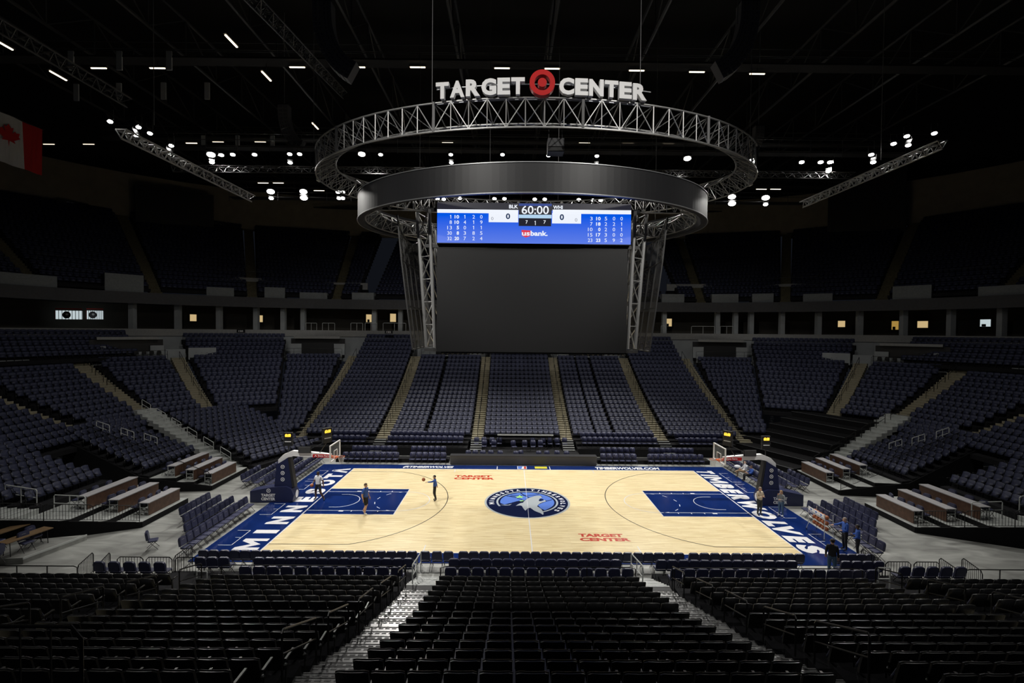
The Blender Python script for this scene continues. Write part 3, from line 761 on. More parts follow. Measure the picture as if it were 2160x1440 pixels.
# ------------------------------------------------------------------ court
court = struct(MB().mt('court_blue').box(-17.35, 17.35, -8.7, 8.85, .002, .03).build('floor_court'), 'basketball court with blue apron')
def flat(name, key, z, polys, label=None):
    mb = MB().mt(key)
    for p in polys: mb.add([(x, y, z) for x, y in p], [tuple(range(len(p)))])
    o = mb.build(name, parent=court)
    if label: o['label'] = label
    return o
RC = lambda x0, x1, y0, y1: [(x0, y0), (x1, y0), (x1, y1), (x0, y1)]
HX, HY = 14.325, 7.62
MB().mt('wood').box(-HX, HX, -HY, HY, .03, .033).build('maple_boards', parent=court)['label'] = 'pale maple playing boards'
lw = .05; zl = .039
def arc(cx, cy, r, a0, a1, wd, n=48):
    out = []
    for i in range(n):
        t0, t1 = math.radians(a0 + (a1 - a0) * i / n), math.radians(a0 + (a1 - a0) * (i + 1) / n)
        out.append([(cx + (r - wd / 2) * math.cos(t0), cy + (r - wd / 2) * math.sin(t0)), (cx + (r + wd / 2) * math.cos(t0), cy + (r + wd / 2) * math.sin(t0)),
                    (cx + (r + wd / 2) * math.cos(t1), cy + (r + wd / 2) * math.sin(t1)), (cx + (r - wd / 2) * math.cos(t1), cy + (r - wd / 2) * math.sin(t1))])
    return out
L_ = [RC(-HX, HX, -HY - .03, -HY + .04), RC(-HX, HX, HY - .04, HY + .03), RC(-HX - .04, -HX + .03, -HY, HY), RC(HX - .03, HX + .04, -HY, HY), RC(-.025, .025, -HY, -2.95), RC(-.025, .025, 2.95, HY), RC(-.010, .010, -2.95, 2.95)]
K = 5.79; keys = []; kl = []; tl = []
for s in (-1, 1):
    b = s * HX; X = lambda d: b - s * d
    def rc(d0, d1, y0, y1): x0, x1 = sorted((X(d0), X(d1))); return RC(x0, x1, y0, y1)
    keys.append(rc(0.04, K, -2.44, 2.44))
    L_ += [rc(K - .05, K, -2.44, 2.44)]
    for sy in (-1, 1):
        a_, b_ = sorted((sy * 1.78, sy * 1.83)); L_.append(rc(0, K, a_, b_))
        a_, b_ = sorted((sy * 2.43, sy * 2.47)); L_.append(rc(0, K, a_, b_))
        for d in (2.9, 3.75, 4.6): a_, b_ = sorted((sy * 1.83, sy * 2.0)); L_.append(rc(d, d + .05, a_, b_))
        a_, b_ = sorted((sy * 1.83, sy * 1.98)); L_.append(rc(2.1, 2.4, a_, b_))
        a_, b_ = sorted((sy * HY, sy * (HY - .9))); L_.append(rc(8.53, 8.58, a_, b_))
    c0, c1 = (-90, 90) if s < 0 else (90, 270)
    L_ += arc(X(1.6), 0, 1.22, c0, c1, .05)
    for yy in (-1.22, 1.22): L_.append(rc(1.22, 1.6, yy - .025, yy + .025))
    L_ += arc(X(K), 0, 1.83, c0, c1, .05, 32)
    for i in range(6): a_ = c1 + 8 + i * 30; L_ += arc(X(K), 0, 1.83, a_, a_ + 12, .05, 3)
    th = math.degrees(math.asin(6.71 / 7.24)); xx = 1.6 + math.sqrt(7.24 ** 2 - 6.71 ** 2)
    tl += arc(X(1.6), 0, 7.24, (-th if s < 0 else 180 - th), (th if s < 0 else 180 + th), .05, 64)
    for yy in (-6.71, 6.71): tl.append(rc(0, xx, yy - .025, yy + .025))
    # bench / box marks on the apron
    for y0 in (-6.9, -2.6, 2.2, 4.6):
        y1 = y0 + (1.9 if y0 < 4 else 2.3); xo = s * 15.95 + (s * .25)
        x0, x1 = sorted((xo, xo + s * .04)); L_.append(RC(x0, x1, y0, y1))
        for yy, ln in ((y0, .75), (y1, .75), ((y0 + y1) / 2, .35)):
            x0, x1 = sorted((xo, xo + s * ln)); L_.append(RC(x0, x1, yy, yy + .04))
flat('painted_key', 'court_blue', .036, keys, 'blue painted lane under the basket')
flat('court_line', 'court_white', zl, L_, 'white boundary and lane lines')
flat('three_point_line', 'court_black', zl - .001, tl, 'thin black three-point arc')
# lettering on the aprons
mb = MB()
for ch, y0, y1 in (('M', -7.45, -6.05), ('I', -5.35, -4.88), ('N', -4.05, -2.88), ('N', -2.15, -1.0), ('E', -.3, .68), ('S', 1.3, 2.4), ('O', 3.05, 4.5), ('T', 4.85, 6.1), ('\u039b', 6.35, 7.6)):
    put_text(mb, 'court_white', ch, (-14.55, y0, .037), (0, 1, 0), (-1, 0, 0), y1 - y0, 1.35, bold=.065)
mb.build('baseline_lettering', parent=court)['label'] = 'white letters MINNESOTA on the blue apron'
mb = MB()
for ch, y0, y1 in (('T', 7.65, 6.75), ('I', 6.6, 6.05), ('M', 5.95, 4.35), ('B', 4.25, 3.15), ('E', 3.0, 1.95), ('R', 1.85, .65), ('W', .5, -1.25), ('O', -1.35, -2.75), ('L', -3.0, -3.9), ('V', -3.8, -5.15), ('E', -5.2, -6.2), ('S', -6.35, -7.5)):
    put_text(mb, 'court_white', ch, (14.5, y0, .037), (0, -1, 0), (1, 0, 0), y0 - y1, 1.35, bold=.07, shear=.15)
mb.build('baseline_lettering', parent=court)['label'] = 'white letters TIMBERWOLVES on the blue apron'
mb = MB()
put_text(mb, 'court_white', '@TIMBERWOLVES', (-10.3, 7.8, .037), (1, 0, 0), (0, 1, 0), 4.3, .72, bold=.05, shear=.2)
put_text(mb, 'court_white', 'TIMBERWOLVES.COM', (6.15, 7.85, .037), (1, 0, 0), (0, 1, 0), 5.5, .72, bold=.05, shear=.2)
mb.build('sideline_lettering', parent=court)['label'] = 'white web addresses along the far sideline'
mb = MB()
for x, y, w1, w2, h in ((2.75, -5.12, 2.55, 2.85, .43), (-5.6, 5.95, 2.95, 3.2, .5)):
    put_text(mb, 'court_red', 'TARGET', (x, y - h, .037), (1, 0, 0), (0, 1, 0), w1, h, bold=.05)
    put_text(mb, 'court_red', 'CENTER', (x, y - 2 * h - .12, .037), (1, 0, 0), (0, 1, 0), w2, h, bold=.05)
mb.build('sponsor_lettering', parent=court)['label'] = 'red words TARGET CENTER painted on the boards'
mb = MB(); mb.mt('court_white')
for x in (-2.3, 2.2): mb.add([(p[0], p[1], .037) for p in RC(x, x + .06, 7.66, 8.6)], [(0, 1, 2, 3)])
mb.mt('yellow').add([(p[0], p[1], .037) for p in RC(.95, 2.0, 7.95, 8.6)], [(0, 1, 2, 3)])
mb.mt('court_white').add([(p[0], p[1], .037) for p in RC(-.55, .25, 7.8, 8.65)], [(0, 1, 2, 3)])
mb.mt('logo_blue').add([(p[0], p[1], .039) for p in [(-.5, 7.85), (-.2, 7.85), (-.1, 8.6), (-.5, 8.6)]], [(0, 1, 2, 3)])
mb.mt('court_red').add([(p[0], p[1], .039) for p in [(0, 7.85), (.2, 7.85), (.2, 8.6), (0.05, 8.6)]], [(0, 1, 2, 3)])
put_text(mb, 'court_black', 'PHANTOM', (1.0, 8.15, .039), (1, 0, 0), (0, 1, 0), .95, .3, bold=.03) if False else None
mb.build('midcourt_marks', parent=court)['label'] = 'yellow patch and small red white and blue mark by midcourt'
# centre logo
def disc(mb, key, r, z, n=64, cx=0, cy=0, sc=1): mb.mt(key).add([(cx + r * math.cos(2 * PI * i / n), cy + r * sc * math.sin(2 * PI * i / n), z) for i in range(n)], [tuple(range(n))])
mb = MB(); disc(mb, 'logo_grey', 2.92, .0361); disc(mb, 'court_navy', 2.78, .0366)
mb.mt('logo_grey')
for p in arc(0, .02, 2.05, -62, 205, .13, 64): mb.add([(x, y, .0372) for x, y in p], [(0, 1, 2, 3)])
# ball: blue disc clipped by mane line
pts = [(1.85 * math.cos(math.radians(a)), .02 + 1.85 * math.sin(math.radians(a))) for a in range(-38, 196, 6)]
pts += [(-1.55, -.55), (-.7, .1), (-.3, .3), (.6, -.3), (.85, -1.2), (1.1, -1.55)]
mb.mt('logo_blue').add([(x, y, .0372) for x, y in pts], [tuple(range(len(pts)))])
mb.mt('court_navy')
for cx, cy, r, a0, a1 in ((-2.6, -1.6, 3.0, 20, 70), (-.3, 3.4, 2.2, 225, 315), (2.6, 2.9, 3.2, 185, 245), (-1.2, -.2, 1.3, 50, 150), (3.2, -2.2, 3.0, 100, 150)):
    for p in arc(cx, cy, r, a0, a1, .09, 24):
        if all(x * x + (y - .02) ** 2 < 3.4 for x, y in p): mb.add([(x, y, .0378) for x, y in p], [(0, 1, 2, 3)])
wolf = [(-0.79, -1.09), (-0.66, -0.83), (-0.48, -0.58), (-0.29, -0.48), (-0.17, -0.1), (0.08, 0.38), (0.36, 0.67), (0.54, 0.82), (0.75, 0.91), (0.95, 0.92), (1.04, 0.76), (1.07, 0.54), (0.97, 0.44), (0.88, 0.3), (0.81, 0.03), (0.82, -0.15), (0.98, -0.18), (1.13, -0.07), (1.2, 0.1), (1.29, -0.05), (1.27, -0.22), (1.06, -0.37), (0.85, -0.6), (0.71, -0.87), (0.63, -1.18), (0.73, -1.31), (0.88, -1.66), (0.97, -2.09), (0.97, -2.47), (0.91, -2.62), (0.77, -2.33), (0.54, -2.1), (0.4, -1.92), (0.25, -1.6), (0.17, -1.42), (-0.03, -1.51), (-0.1, -1.76), (-0.18, -1.93), (-0.25, -1.72), (-0.34, -1.36), (-0.38, -1.1), (-0.5, -1.0), (-0.65, -1.04)]
mb.mt('court_navy').add([(x * 1.05 - .03, (y + .3) * 1.04, .0380) for x, y in wolf], [tuple(range(len(wolf)))])
mb.mt('logo_grey').add([(x, y + .3, .0385) for x, y in wolf], [tuple(range(len(wolf)))])
mb.mt('court_navy').add([(x, y + .3, .0390) for x, y in [(1.03, 0.3), (1.14, 0.21), (1.16, 0.02), (0.99, -0.07), (0.83, -0.12), (0.83, 0.06), (0.92, 0.3)]], [tuple(range(7))])
mb.mt('logo_grey').add([(x, y, .0378) for x, y in [(-1.85, -.62), (-1.3, -.60), (-1.05, -.42), (-1.2, -.68), (-1.5, -.72)]], [tuple(range(5))])
g = [(-.72, .98), (-.42, 1.08), (-.3, 1.32), (-.18, 1.08), (.1, 1.05), (-.12, .92), (-.05, .72), (-.32, .82), (-.62, .70), (-.5, .9)]
mb.mt('logo_green').add([(x * .8 - .25, y, .0385) for x, y in g], [tuple(range(len(g)))])
mb.mt('logo_green').add([(x, y, .0388) for x, y in [(-.55, .18), (-.3, .3), (-.22, .16), (-.45, .08)]], [(0, 1, 2, 3)])
def arc_text(mb, s, r, a0, a1, h):
    n = len(s)
    for i, ch in enumerate(s):
        if ch == ' ': continue
        a = math.radians(a0 + (a1 - a0) * (i + .5) / n); up = Vector((math.cos(a), math.sin(a), 0)); rt = Vector((math.sin(a), -math.cos(a), 0))
        wch = {'I': .09, 'M': .34, 'W': .36}.get(ch, .26)
        put_text(mb, 'court_white', ch, up * r - rt * wch / 2 + Vector((0, 0, .0385)), rt, up, wch, h, bold=.04)
arc_text(mb, 'MINNESOTA', 2.27, 193, 99, .34); arc_text(mb, 'TIMBERWOLVES', 2.27, 84, -45, .34)
mb.build('centre_logo', parent=court)['label'] = 'round navy and grey howling wolf emblem at midcourt'

# ------------------------------------------------------------------ basket stanchions
def target_mark(mb, c, ux, uy, r, key='white', cen='navy'):
    c, ux, uy = Vector(c), Vector(ux), Vector(uy); nrm = ux.cross(uy)
    for k, (rr, kk) in enumerate(((r, key), (r * .66, cen), (r * .33, key))):
        P = [c + ux * rr * math.cos(2 * PI * i / 24) + uy * rr * math.sin(2 * PI * i / 24) + nrm * .004 * (k + 1) for i in range(24)]
        mb.mt(kk).add(P, [tuple(range(24))])
for s, side in ((-1, 'left'), (1, 'right')):
    X = lambda x: s * x
    t = thing('basket_stanchion', f'padded navy basketball stanchion with white arm on the {side} baseline', 'basketball hoop', (s * 16.4, 0, .03), 0, None)
    off = (s * 16.4, 0, .03)
    def pb(mb, name, label=None, smooth=False):
        o = mb.build(name, parent=t, off=off, smooth=smooth)
        if label: o['label'] = label
        return o
    hw = .45
    mb = MB().mt('navy')
    pf = [(18.7, .03), (16.2, .03), (15.85, .1), (15.75, .5), (15.95, .95), (16.3, 1.1), (17.3, 1.05), (18.7, .78)]
    vs = [(X(x), -hw, z) for x, z in pf] + [(X(x), hw, z) for x, z in pf]; n = len(pf)
    mb.add(vs, [tuple(range(n)), tuple(range(2 * n - 1, n - 1, -1))] + [(i, i + n, (i + 1) % n + n, (i + 1) % n) for i in range(n)])
    pb(mb, 'base')
    mb = MB()
    x0, x1 = (-17.95, -17.05) if s < 0 else (16.65, 17.6)
    put_text(mb, 'white', 'TARGET', (x0, -hw - .006, .42), (1, 0, 0), (0, 0, 1), .95, .2, bold=.05)
    put_text(mb, 'white', 'CENTER', (x0, -hw - .006, .17), (1, 0, 0), (0, 0, 1), .95, .2, bold=.05)
    target_mark(mb, (x0 + .5, -hw - .006, .83), (1, 0, 0), (0, 0, 1), .14)
    pb(mb, 'base_emblem', 'white emblem and words TARGET CENTER'); mb = MB()
    mb.mt('white'); mb.add([(X(15.74) - s * .0, .0 + .22 * math.cos(2 * PI * i / 20), .5 + .26 * math.sin(2 * PI * i / 20)) for i in range(20)], [tuple(range(20))])
    pb(mb, 'front_emblem', 'round white mark on the padded nose')
    mb = MB().mt('navy'); 
    mb.hexa([(X(17.15), -.28, 1.0), (X(15.95), -.28, 1.0), (X(15.95), .28, 1.0), (X(17.15), .28, 1.0)], [(X(17.0), -.26, 2.55), (X(16.25), -.26, 3.0), (X(16.25), .26, 3.0), (X(17.0), .26, 2.55)])
    mb.mt('led_dark').hexa([(X(15.95), -.25, 1.0), (X(15.8), -.22, 1.0), (X(15.8), .22, 1.0), (X(15.95), .25, 1.0)], [(X(16.25), -.24, 2.95), (X(16.12), -.2, 2.95), (X(16.12), .2, 2.95), (X(16.25), .24, 2.95)])
    pb(mb, 'post_padding')
    mb = MB()
    for z in (1.55, 1.98, 2.4): target_mark(mb, (X(16.58), -.285, z), (1, 0, 0), (0, 0, 1), .135)
    pb(mb, 'post_emblem', 'three white bullseye marks')
    mb = MB().mt('white')
    pf = [(16.95, 2.55), (16.95, 2.85), (16.6, 3.2), (16.0, 3.45), (15.4, 3.42), (14.0, 3.30), (13.4, 3.22), (13.4, 3.02), (15.2, 3.05), (15.9, 3.1), (16.3, 3.0)]
    n = len(pf); vs = [(X(x), -.15, z) for x, z in pf] + [(X(x), .15, z) for x, z in pf]
    mb.add(vs, [tuple(range(n)), tuple(range(2 * n - 1, n - 1, -1))] + [(i, i + n, (i + 1) % n + n, (i + 1) % n) for i in range(n)])
    pb(mb, 'arm', 'white cantilever arm')
    mb = MB().mt('red').box(*sorted((X(14.6), X(13.35))), -.17, -.155, 3.02, 3.24)
    put_text(mb, 'white', 'State Farm', (-14.25 if s < 0 else 13.5, -.175, 3.08), (1, 0, 0), (0, 0, 1), .8, .13, bold=.02)
    for q in range(3): mb.ball(((-14.45 if s < 0 else 13.42) + .05 * q, -.175, 3.15 if q == 1 else 3.1), .035, 6, 4)
    pb(mb, 'arm_banner', 'red and white sponsor strip on the arm')
    mb = MB().mt('board_grey').box(*sorted((X(15.55), X(14.75))), -.24, -.18, 3.35, 3.72); mb.mt('black').box(*sorted((X(15.58), X(14.72))), -.18, -.12, 3.32, 3.75)
    pb(mb, 'monitor', 'grey screen on top of the arm')
    mb = MB().mt('glass').box(*sorted((X(13.13), X(13.16))), -.88, .88, 2.92, 3.96)
    pb(mb, 'backboard_glass')
    mb = MB().mt('white')
    for y in (-.9, .9): mb.box(*sorted((X(13.1), X(13.18))), y - .035, y + .035, 2.88, 4.0)
    for z in (2.9, 3.98): mb.box(*sorted((X(13.1), X(13.18))), -.9, .9, z - .03, z + .03)
    for y in (-.3, .3): mb.box(*sorted((X(13.09), X(13.12))), y - .025, y + .025, 3.05, 3.5)
    for z in (3.06, 3.5): mb.box(*sorted((X(13.09), X(13.12))), -.3, .3, z - .025, z + .025)
    pb(mb, 'backboard_frame', 'white frame and inner square')
    mb = MB().mt('rim_orange').tube([(X(12.72) + .23 * math.cos(2 * PI * i / 24), .23 * math.sin(2 * PI * i / 24), 3.05) for i in range(24)], .012, 6, closed=True)
    mb.box(*sorted((X(13.1), X(12.93))), -.12, .12, 3.0, 3.06); mb.tube([(X(13.1), -.1, 2.9), (X(12.95), -.1, 3.03)], .012, 5); mb.tube([(X(13.1), .1, 2.9), (X(12.95), .1, 3.03)], .012, 5)
    mb.box(*sorted((X(13.4), X(13.1))), -.1, .1, 2.95, 3.1)
    pb(mb, 'rim', 'orange rim')
    mb = MB().mt('net')
    prof = [(.23, 3.05), (.19, 2.93), (.15, 2.80), (.13, 2.68), (.14, 2.60)]
    for i in range(12):
        for dr in (-1, 1):
            mb.tube([(X(12.72) + r * math.cos(2 * PI * (i + dr * .5 * k) / 12), r * math.sin(2 * PI * (i + dr * .5 * k) / 12), z) for k, (r, z) in enumerate(prof)], .006, 3, caps=False)
    pb(mb, 'net', 'white net')
    # shot clocks: one over the backboard, one over the post
    mb = MB().mt('black_metal').tube([(X(14.2), 0, 3.3), (X(13.75), 0, 4.0), (X(13.7), 0, 4.35)], .03, 5); mb.tube([(X(15.2), .1, 3.4), (X(13.7), .1, 4.1)], .02, 5)
    pb(mb, 'clock_bracket')
    T = Matrix.Translation((X(13.7), 0, 4.0)) @ Matrix.Rotation(s * math.radians(-52), 4, 'Z')
    def clock(T, txt, nm, lab):
        mb = MB().mt('black').box(-.32, .32, -.1, .1, 0, 1.02, T)
        mb.mt('steel_dark').box(-.34, .34, -.11, .11, .42, .45, T)
        o = pb(mb, nm, lab)
        m2 = MB(); R3 = T.to_3x3(); put_text(m2, 'amber', txt, T @ Vector((-.22, -.106, .68)), R3 @ Vector((1, 0, 0)), (0, 0, 1), .44, .22, bold=.03)
        m2.mt('white').box(-.24, .24, -.106, -.102, .3, .36, T)
        c = m2.build('clock_digits', parent=o, off=off); c['label'] = 'amber digits over a white bar'
    clock(T, '60:00', 'shot_clock', 'black shot clock with amber digits above the backboard')
    T = Matrix.Translation((X(16.36), .1, 3.75))
    T = T @ Matrix.Scale(.9, 4)
    clock(T, '60:00', 'game_clock', 'black clock box with amber digits above the post')
    mb = MB().mt('black_metal').tube([(X(16.36), .1, 3.2), (X(16.36), .1, 3.8)], .04, 6); pb(mb, 'clock_post')

# LED board at the scorers table
t = thing('scorers_table', 'long grey display board along the far sideline before the scorers seats', 'scorer table', (0, 9.1, 0))
MB().mt('board_grey').box(-6.4, 6.4, -.1, .0, .06, .78).build('display_panel', parent=t)
mb = MB().mt('led_grey').box(-6.42, 6.42, -.12, .62, .78, .82); mb.mt('black').box(-6.4, 6.4, .0, .55, .06, .7); mb.build('tabletop', parent=t)['label'] = 'grey table top behind the panel'
mb = MB().mt('black_metal')
for i in range(9): x = -6.2 + i * 1.55; mb.box(x, x + .05, .1, .5, 0, .06)
mb.build('foot', parent=t)
t = thing('press_table', 'dark table with a bright front edge below the middle seats', 'table', (.3, 13.75, .45))
mb = MB().mt('black').box(-2.7, 2.7, -.25, .25, 1.2, 1.26); mb.build('tabletop', parent=t)
MB().mt('white_metal').box(-2.7, 2.7, -.29, -.25, 1.18, 1.3).build('edge_trim', parent=t)['label'] = 'bright metal front edge'
for x in (-2.6, 2.6): MB().mt('black_metal').box(x - .03, x + .03, -.2, .2, 0, 1.2).build('leg', parent=t)
# ------------------------------------------------------------------ hanging scoreboard
sb = thing('scoreboard', 'huge centre-hung scoreboard with blank main screen and lit blue statistics screen', 'scoreboard', (0, 0, 10.5))
SO = (0, 0, 10.5)
def sbp(mb, name, label=None, parent=None, smooth=False):
    o = mb.build(name, parent=parent or sb, off=SO, smooth=smooth)
    if label: o['label'] = label
    return o
FY = -4.2; DS = 28.323
def SX(px): return -1.2976 + (px - 1075.2) / 1008.8 * DS
def SZ(px, py): return 11.69 + (698.8 + (px - 1080) * .0088 - py) / 1008.8 * DS
def sq(mb, key, x0, y0, x1, y1, dy=.0):   # rectangle on the display given by its photo extents
    zt, zb_ = SZ((x0 + x1) / 2, y0), SZ((x0 + x1) / 2, y1)
    mb.mt(key).add([(SX(x0), FY - dy, zb_), (SX(x1), FY - dy, zb_), (SX(x1), FY - dy, zt), (SX(x0), FY - dy, zt)], [(0, 1, 2, 3)])
mb = MB().mt('led_dark').box(SX(921), SX(1322), FY, FY + .5, SZ(1122, 743), SZ(1122, 525)); sbp(mb, 'main_screen', 'big dark grey blank screen')
mb = MB().mt('led_dark').box(SX(921), SX(1322), -FY - .5, -FY, SZ(1122, 743), SZ(1122, 525)); sbp(mb, 'main_screen', 'blank screen on the far side')
mb = MB().mt('black'); mb.box(SX(920), SX(1328), FY, FY + .5, SZ(1124, 516), SZ(1124, 431)); stat = sbp(mb, 'statistics_screen', 'lit screen with blue statistics display')
mb = MB()
sq(mb, 'screen_dark', 921, 430, 1328, 446, .004); sq(mb, 'screen_blue', 921, 445, 1328, 514.5, .008)
sq(mb, 'screen_white', 921, 443.5, 1091, 451, .012); sq(mb, 'screen_white', 1163, 444, 1328, 452.5, .012)
sq(mb, 'screen_white', 1029, 451, 1091, 470, .012); sq(mb, 'screen_white', 1162, 451, 1223, 472.5, .012)
sq(mb, 'screen_navy', 1092, 431, 1161, 437, .012); sq(mb, 'screen_dark', 1092, 436, 1161, 454.5, .014); sq(mb, 'screen_pale', 1092, 454, 1161, 461.5, .014); sq(mb, 'screen_dark', 1092, 461.5, 1160, 478, .014)
sbp(mb, 'display_picture', 'blue and white statistics panels', stat)
mb = MB()
def stx(key, s, x0, y0, x1, y1, bold=.01):
    if s == '1':        # plain stroke with a flag
        xa, xb, za, zb_ = SX(x1 - 1.6), SX(x1 - .4), SZ(x1, y1), SZ(x1, y0)
        mb.mt(key).add([(xa, FY - .02, za), (xb, FY - .02, za), (xb, FY - .02, zb_), (xa, FY - .02, zb_), (xa - .05, FY - .02, zb_ - .05), (xa, FY - .02, zb_ - .05)], [(0, 1, 2, 3), (5, 3, 4)]); return
    put_text(mb, key, s, (SX(x0), FY - .02, SZ((x0 + x1) / 2, y1)), (1, 0, 0), (0, 0, 1), SX(x1) - SX(x0), (y1 - y0) / 1008.8 * DS, bold=bold)
stx('screen_white', '60:00', 1098, 435.5, 1155, 453); stx('screen_white', 'BLK', 1071.5, 433.5, 1090.5, 441, .03); stx('screen_white', 'WHI', 1164, 435, 1184, 442.5, .03)
stx('screen_ink', '0', 1065, 451.5, 1074, 463.5, .03); stx('screen_ink', '0', 1178, 453, 1187, 465.5, .03)
stx('screen_grey', '0', 1034, 459, 1039, 465.5, 0); stx('screen_grey', '0', 1210, 461.5, 1215, 468.5, 0)
stx('screen_white', '7', 1106.5, 466, 1111, 473); stx('screen_white', '1', 1124, 467, 1128, 476, .02); stx('screen_white', '7', 1144, 466, 1149, 473)
LT = (((1, 10, 1, 2, 0), (8, 10, 4, 1, 9), (13, 5, 0, 1, 1), (30, 8, 3, 8, 5), (32, 20, 7, 2, 4)), (942, 957, 977, 995.5, 1011.5), 455)
RT = (((3, 10, 5, 0, 0), (7, 18, 2, 2, 1), (10, 0, 2, 0, 1), (15, 17, 3, 0, 0), (23, 23, 5, 9, 2)), (1237, 1254, 1273, 1290, 1306), 458.5)
for rows, cols, y0 in (LT, RT):
    for i, r in enumerate(rows):
        for j, v in enumerate(r):
            wd = 4.4 * len(str(v)) + .6; xr = cols[j] + (10 if j < 2 else 4.6); y = y0 + i * 11.3
            wd = min(wd, 9.5); stx('screen_white', str(v), xr - wd, y, xr - (1.2 if v == 1 else 0), y + 7.4, .03 if j == 1 else 0)
sbp(mb, 'display_digits', 'white scores and player statistics', stat)
mb = MB(); mb.mt('screen_red').add([(SX(x), FY - .02, SZ(1110, y)) for x, y in ((1098, 486), (1117, 487), (1116, 499), (1107, 502), (1099, 498))], [(4, 3, 2, 1, 0)])
put_text(mb, 'screen_white', 'us', (SX(1099), FY - .026, SZ(1107, 498)), (1, 0, 0), (0, 0, 1), SX(1115.5) - SX(1099), 7.2 / 1008.8 * DS, bold=.025)
put_text(mb, 'screen_white', 'bank.', (SX(1117), FY - .026, SZ(1135, 498.5)), (1, 0, 0), (0, 0, 1), SX(1153) - SX(1117), 10.5 / 1008.8 * DS, bold=.035)
sbp(mb, 'sponsor_emblem', 'red shield and white words us bank', stat)
# steel columns either side of the screens
for s in (-1, 1):
    mb = MB().mt('truss_metal')
    cols = []
    for (xt, xb, yt, yb) in ((6.15, 5.75, -3.9, -3.9), (7.0, 6.35, -3.2, -3.4), (6.15, 5.75, 3.9, 3.9), (7.0, 6.35, 3.2, 3.4), (6.6, 6.1, -1.4, -1.4), (6.6, 6.1, 1.4, 1.4)):
        a_ = Vector((s * xt, yt, 18.9)); b_ = Vector((s * xb, yb, 10.7)); cols.append((a_, b_)); mb.tube([a_, b_], .11, 6)
    for ci, cj in ((0, 1), (1, 4), (4, 5), (5, 3), (3, 2), (0, 4)):
        n = 6
        for i in range(n):
            A, B = cols[ci], cols[cj]; p = A[0].lerp(A[1], i / n); q = B[0].lerp(B[1], (i + 1) / n); r_ = B[0].lerp(B[1], i / n)
            mb.tube([p, q], .04, 4); mb.tube([p, r_], .035, 4)
    sbp(mb, 'support_column', 'grey steel lattice column')
    # curved see-through end screen
    mb = MB().mt('scrim'); n = 10; vt = []
    for k, (zz, xx) in enumerate(((18.55, 8.05), (16, 7.8), (13.2, 7.45), (10.55, 7.1))):
        for i in range(n + 1):
            u = -1 + 2 * i / n; zt = zz + (.0 if k else -.9 * (1 - u * u)); vt.append((s * (xx + .15 * (1 - u * u)), 3.9 * u, zt))
    mb.add(vt, [(k * (n + 1) + i, k * (n + 1) + i + 1, (k + 1) * (n + 1) + i + 1, (k + 1) * (n + 1) + i) for k in range(3) for i in range(n)])
    sbp(mb, 'end_screen', 'dim see-through curved end screen')
    mb = MB().mt('steel_dark')
    for i in range(0, n + 1, 2): mb.tube([vt[k * (n + 1) + i] for k in range(4)], .05, 4)
    for k in range(4): mb.tube([vt[k * (n + 1) + i] for i in range(n + 1)], .05, 4)
    sbp(mb, 'screen_frame')
mb = MB().mt('steel_dark')
for y in (-3.8, 3.8):
    for z in (10.55, 16.75, 18.9): mb.box(-6.4, 6.4, y - .1, y + .1, z - .1, z + .1)
for x in (-5.5, 5.5):
    for z in (10.55, 16.75, 18.9): mb.box(x - .1, x + .1, -3.8, 3.8, z - .1, z + .1)
sbp(mb, 'steel_frame')
mb = MB().mt('black').box(-5.4, 5.6, -3.9, 3.9, 10.35, 10.55)
for i in range(9):
    for x in (-5.3 + .3 * i, 5.5 - .3 * i):
        mb.ball((x, -4.0, 10.36), .07, 6, 4)
sbp(mb, 'underside', 'dark underside with small cameras and lamps')
# ------------------------------------------------------------------ rings
def ell(a, b, t, z): return Vector((a * math.cos(t), b * math.sin(t), z))
rg = thing('halo_display', 'dark grey oval ring display hanging around the top of the scoreboard', 'display ring', (.1, 0, 18.7))
mb = MB().mt('led_grey'); N_ = 180; vs = []
for i in range(N_):
    t = 2 * PI * i / N_
    for a_, b_, z in ((11.45, 8.15, 18.75), (11.45, 8.15, 20.25), (11.1, 7.8, 20.25), (11.1, 7.8, 18.75)): p = ell(a_, b_, t, z); vs.append((p.x + .1, p.y, p.z))
mb.add(vs, [(i * 4 + j, ((i + 1) % N_) * 4 + j, ((i + 1) % N_) * 4 + (j + 1) % 4, i * 4 + (j + 1) % 4) for i in range(N_) for j in range(4)])
mb.build('ring_panel', parent=rg, off=(.1, 0, 18.7))
for z in (18.73, 20.27): MB().mt('grey_metal').tube([ell(11.47, 8.17, 2 * PI * i / N_, z) + Vector((.1, 0, 0)) for i in range(N_)], .035, 4, closed=True).build('edge_rail', parent=rg, off=(.1, 0, 18.7))
mb = MB().mt('truss_metal')
def lattice(mb, P, Q, R_=None, r=.035, cr=.05, closed=True, key=None):
    """triangular truss between three chords"""
    n = len(P); ch = [P, Q] + ([R_] if R_ else [])
    for c in ch: mb.tube(c, cr, 5, closed=closed)
    m = n if closed else n - 1
    for i in range(m):
        j = (i + 1) % n
        for a_, b_ in ((P, Q), (Q, R_), (R_, P)) if R_ else ((P, Q),):
            mb.tube([a_[i], b_[i]], r, 4, caps=False)
            if i % 2: mb.tube([a_[i], b_[j]], r, 4, caps=False)
            else: mb.tube([b_[i], a_[j]], r, 4, caps=False)
P = [ell(10.9, 7.6, 2 * PI * i / 48, 18.9) for i in range(48)]; Q = [ell(10.9, 7.6, 2 * PI * i / 48, 20.0) for i in range(48)]; R2 = [ell(10.0, 6.7, 2 * PI * i / 48, 19.4) for i in range(48)]
lattice(mb, P, Q, R2, .03, .045)
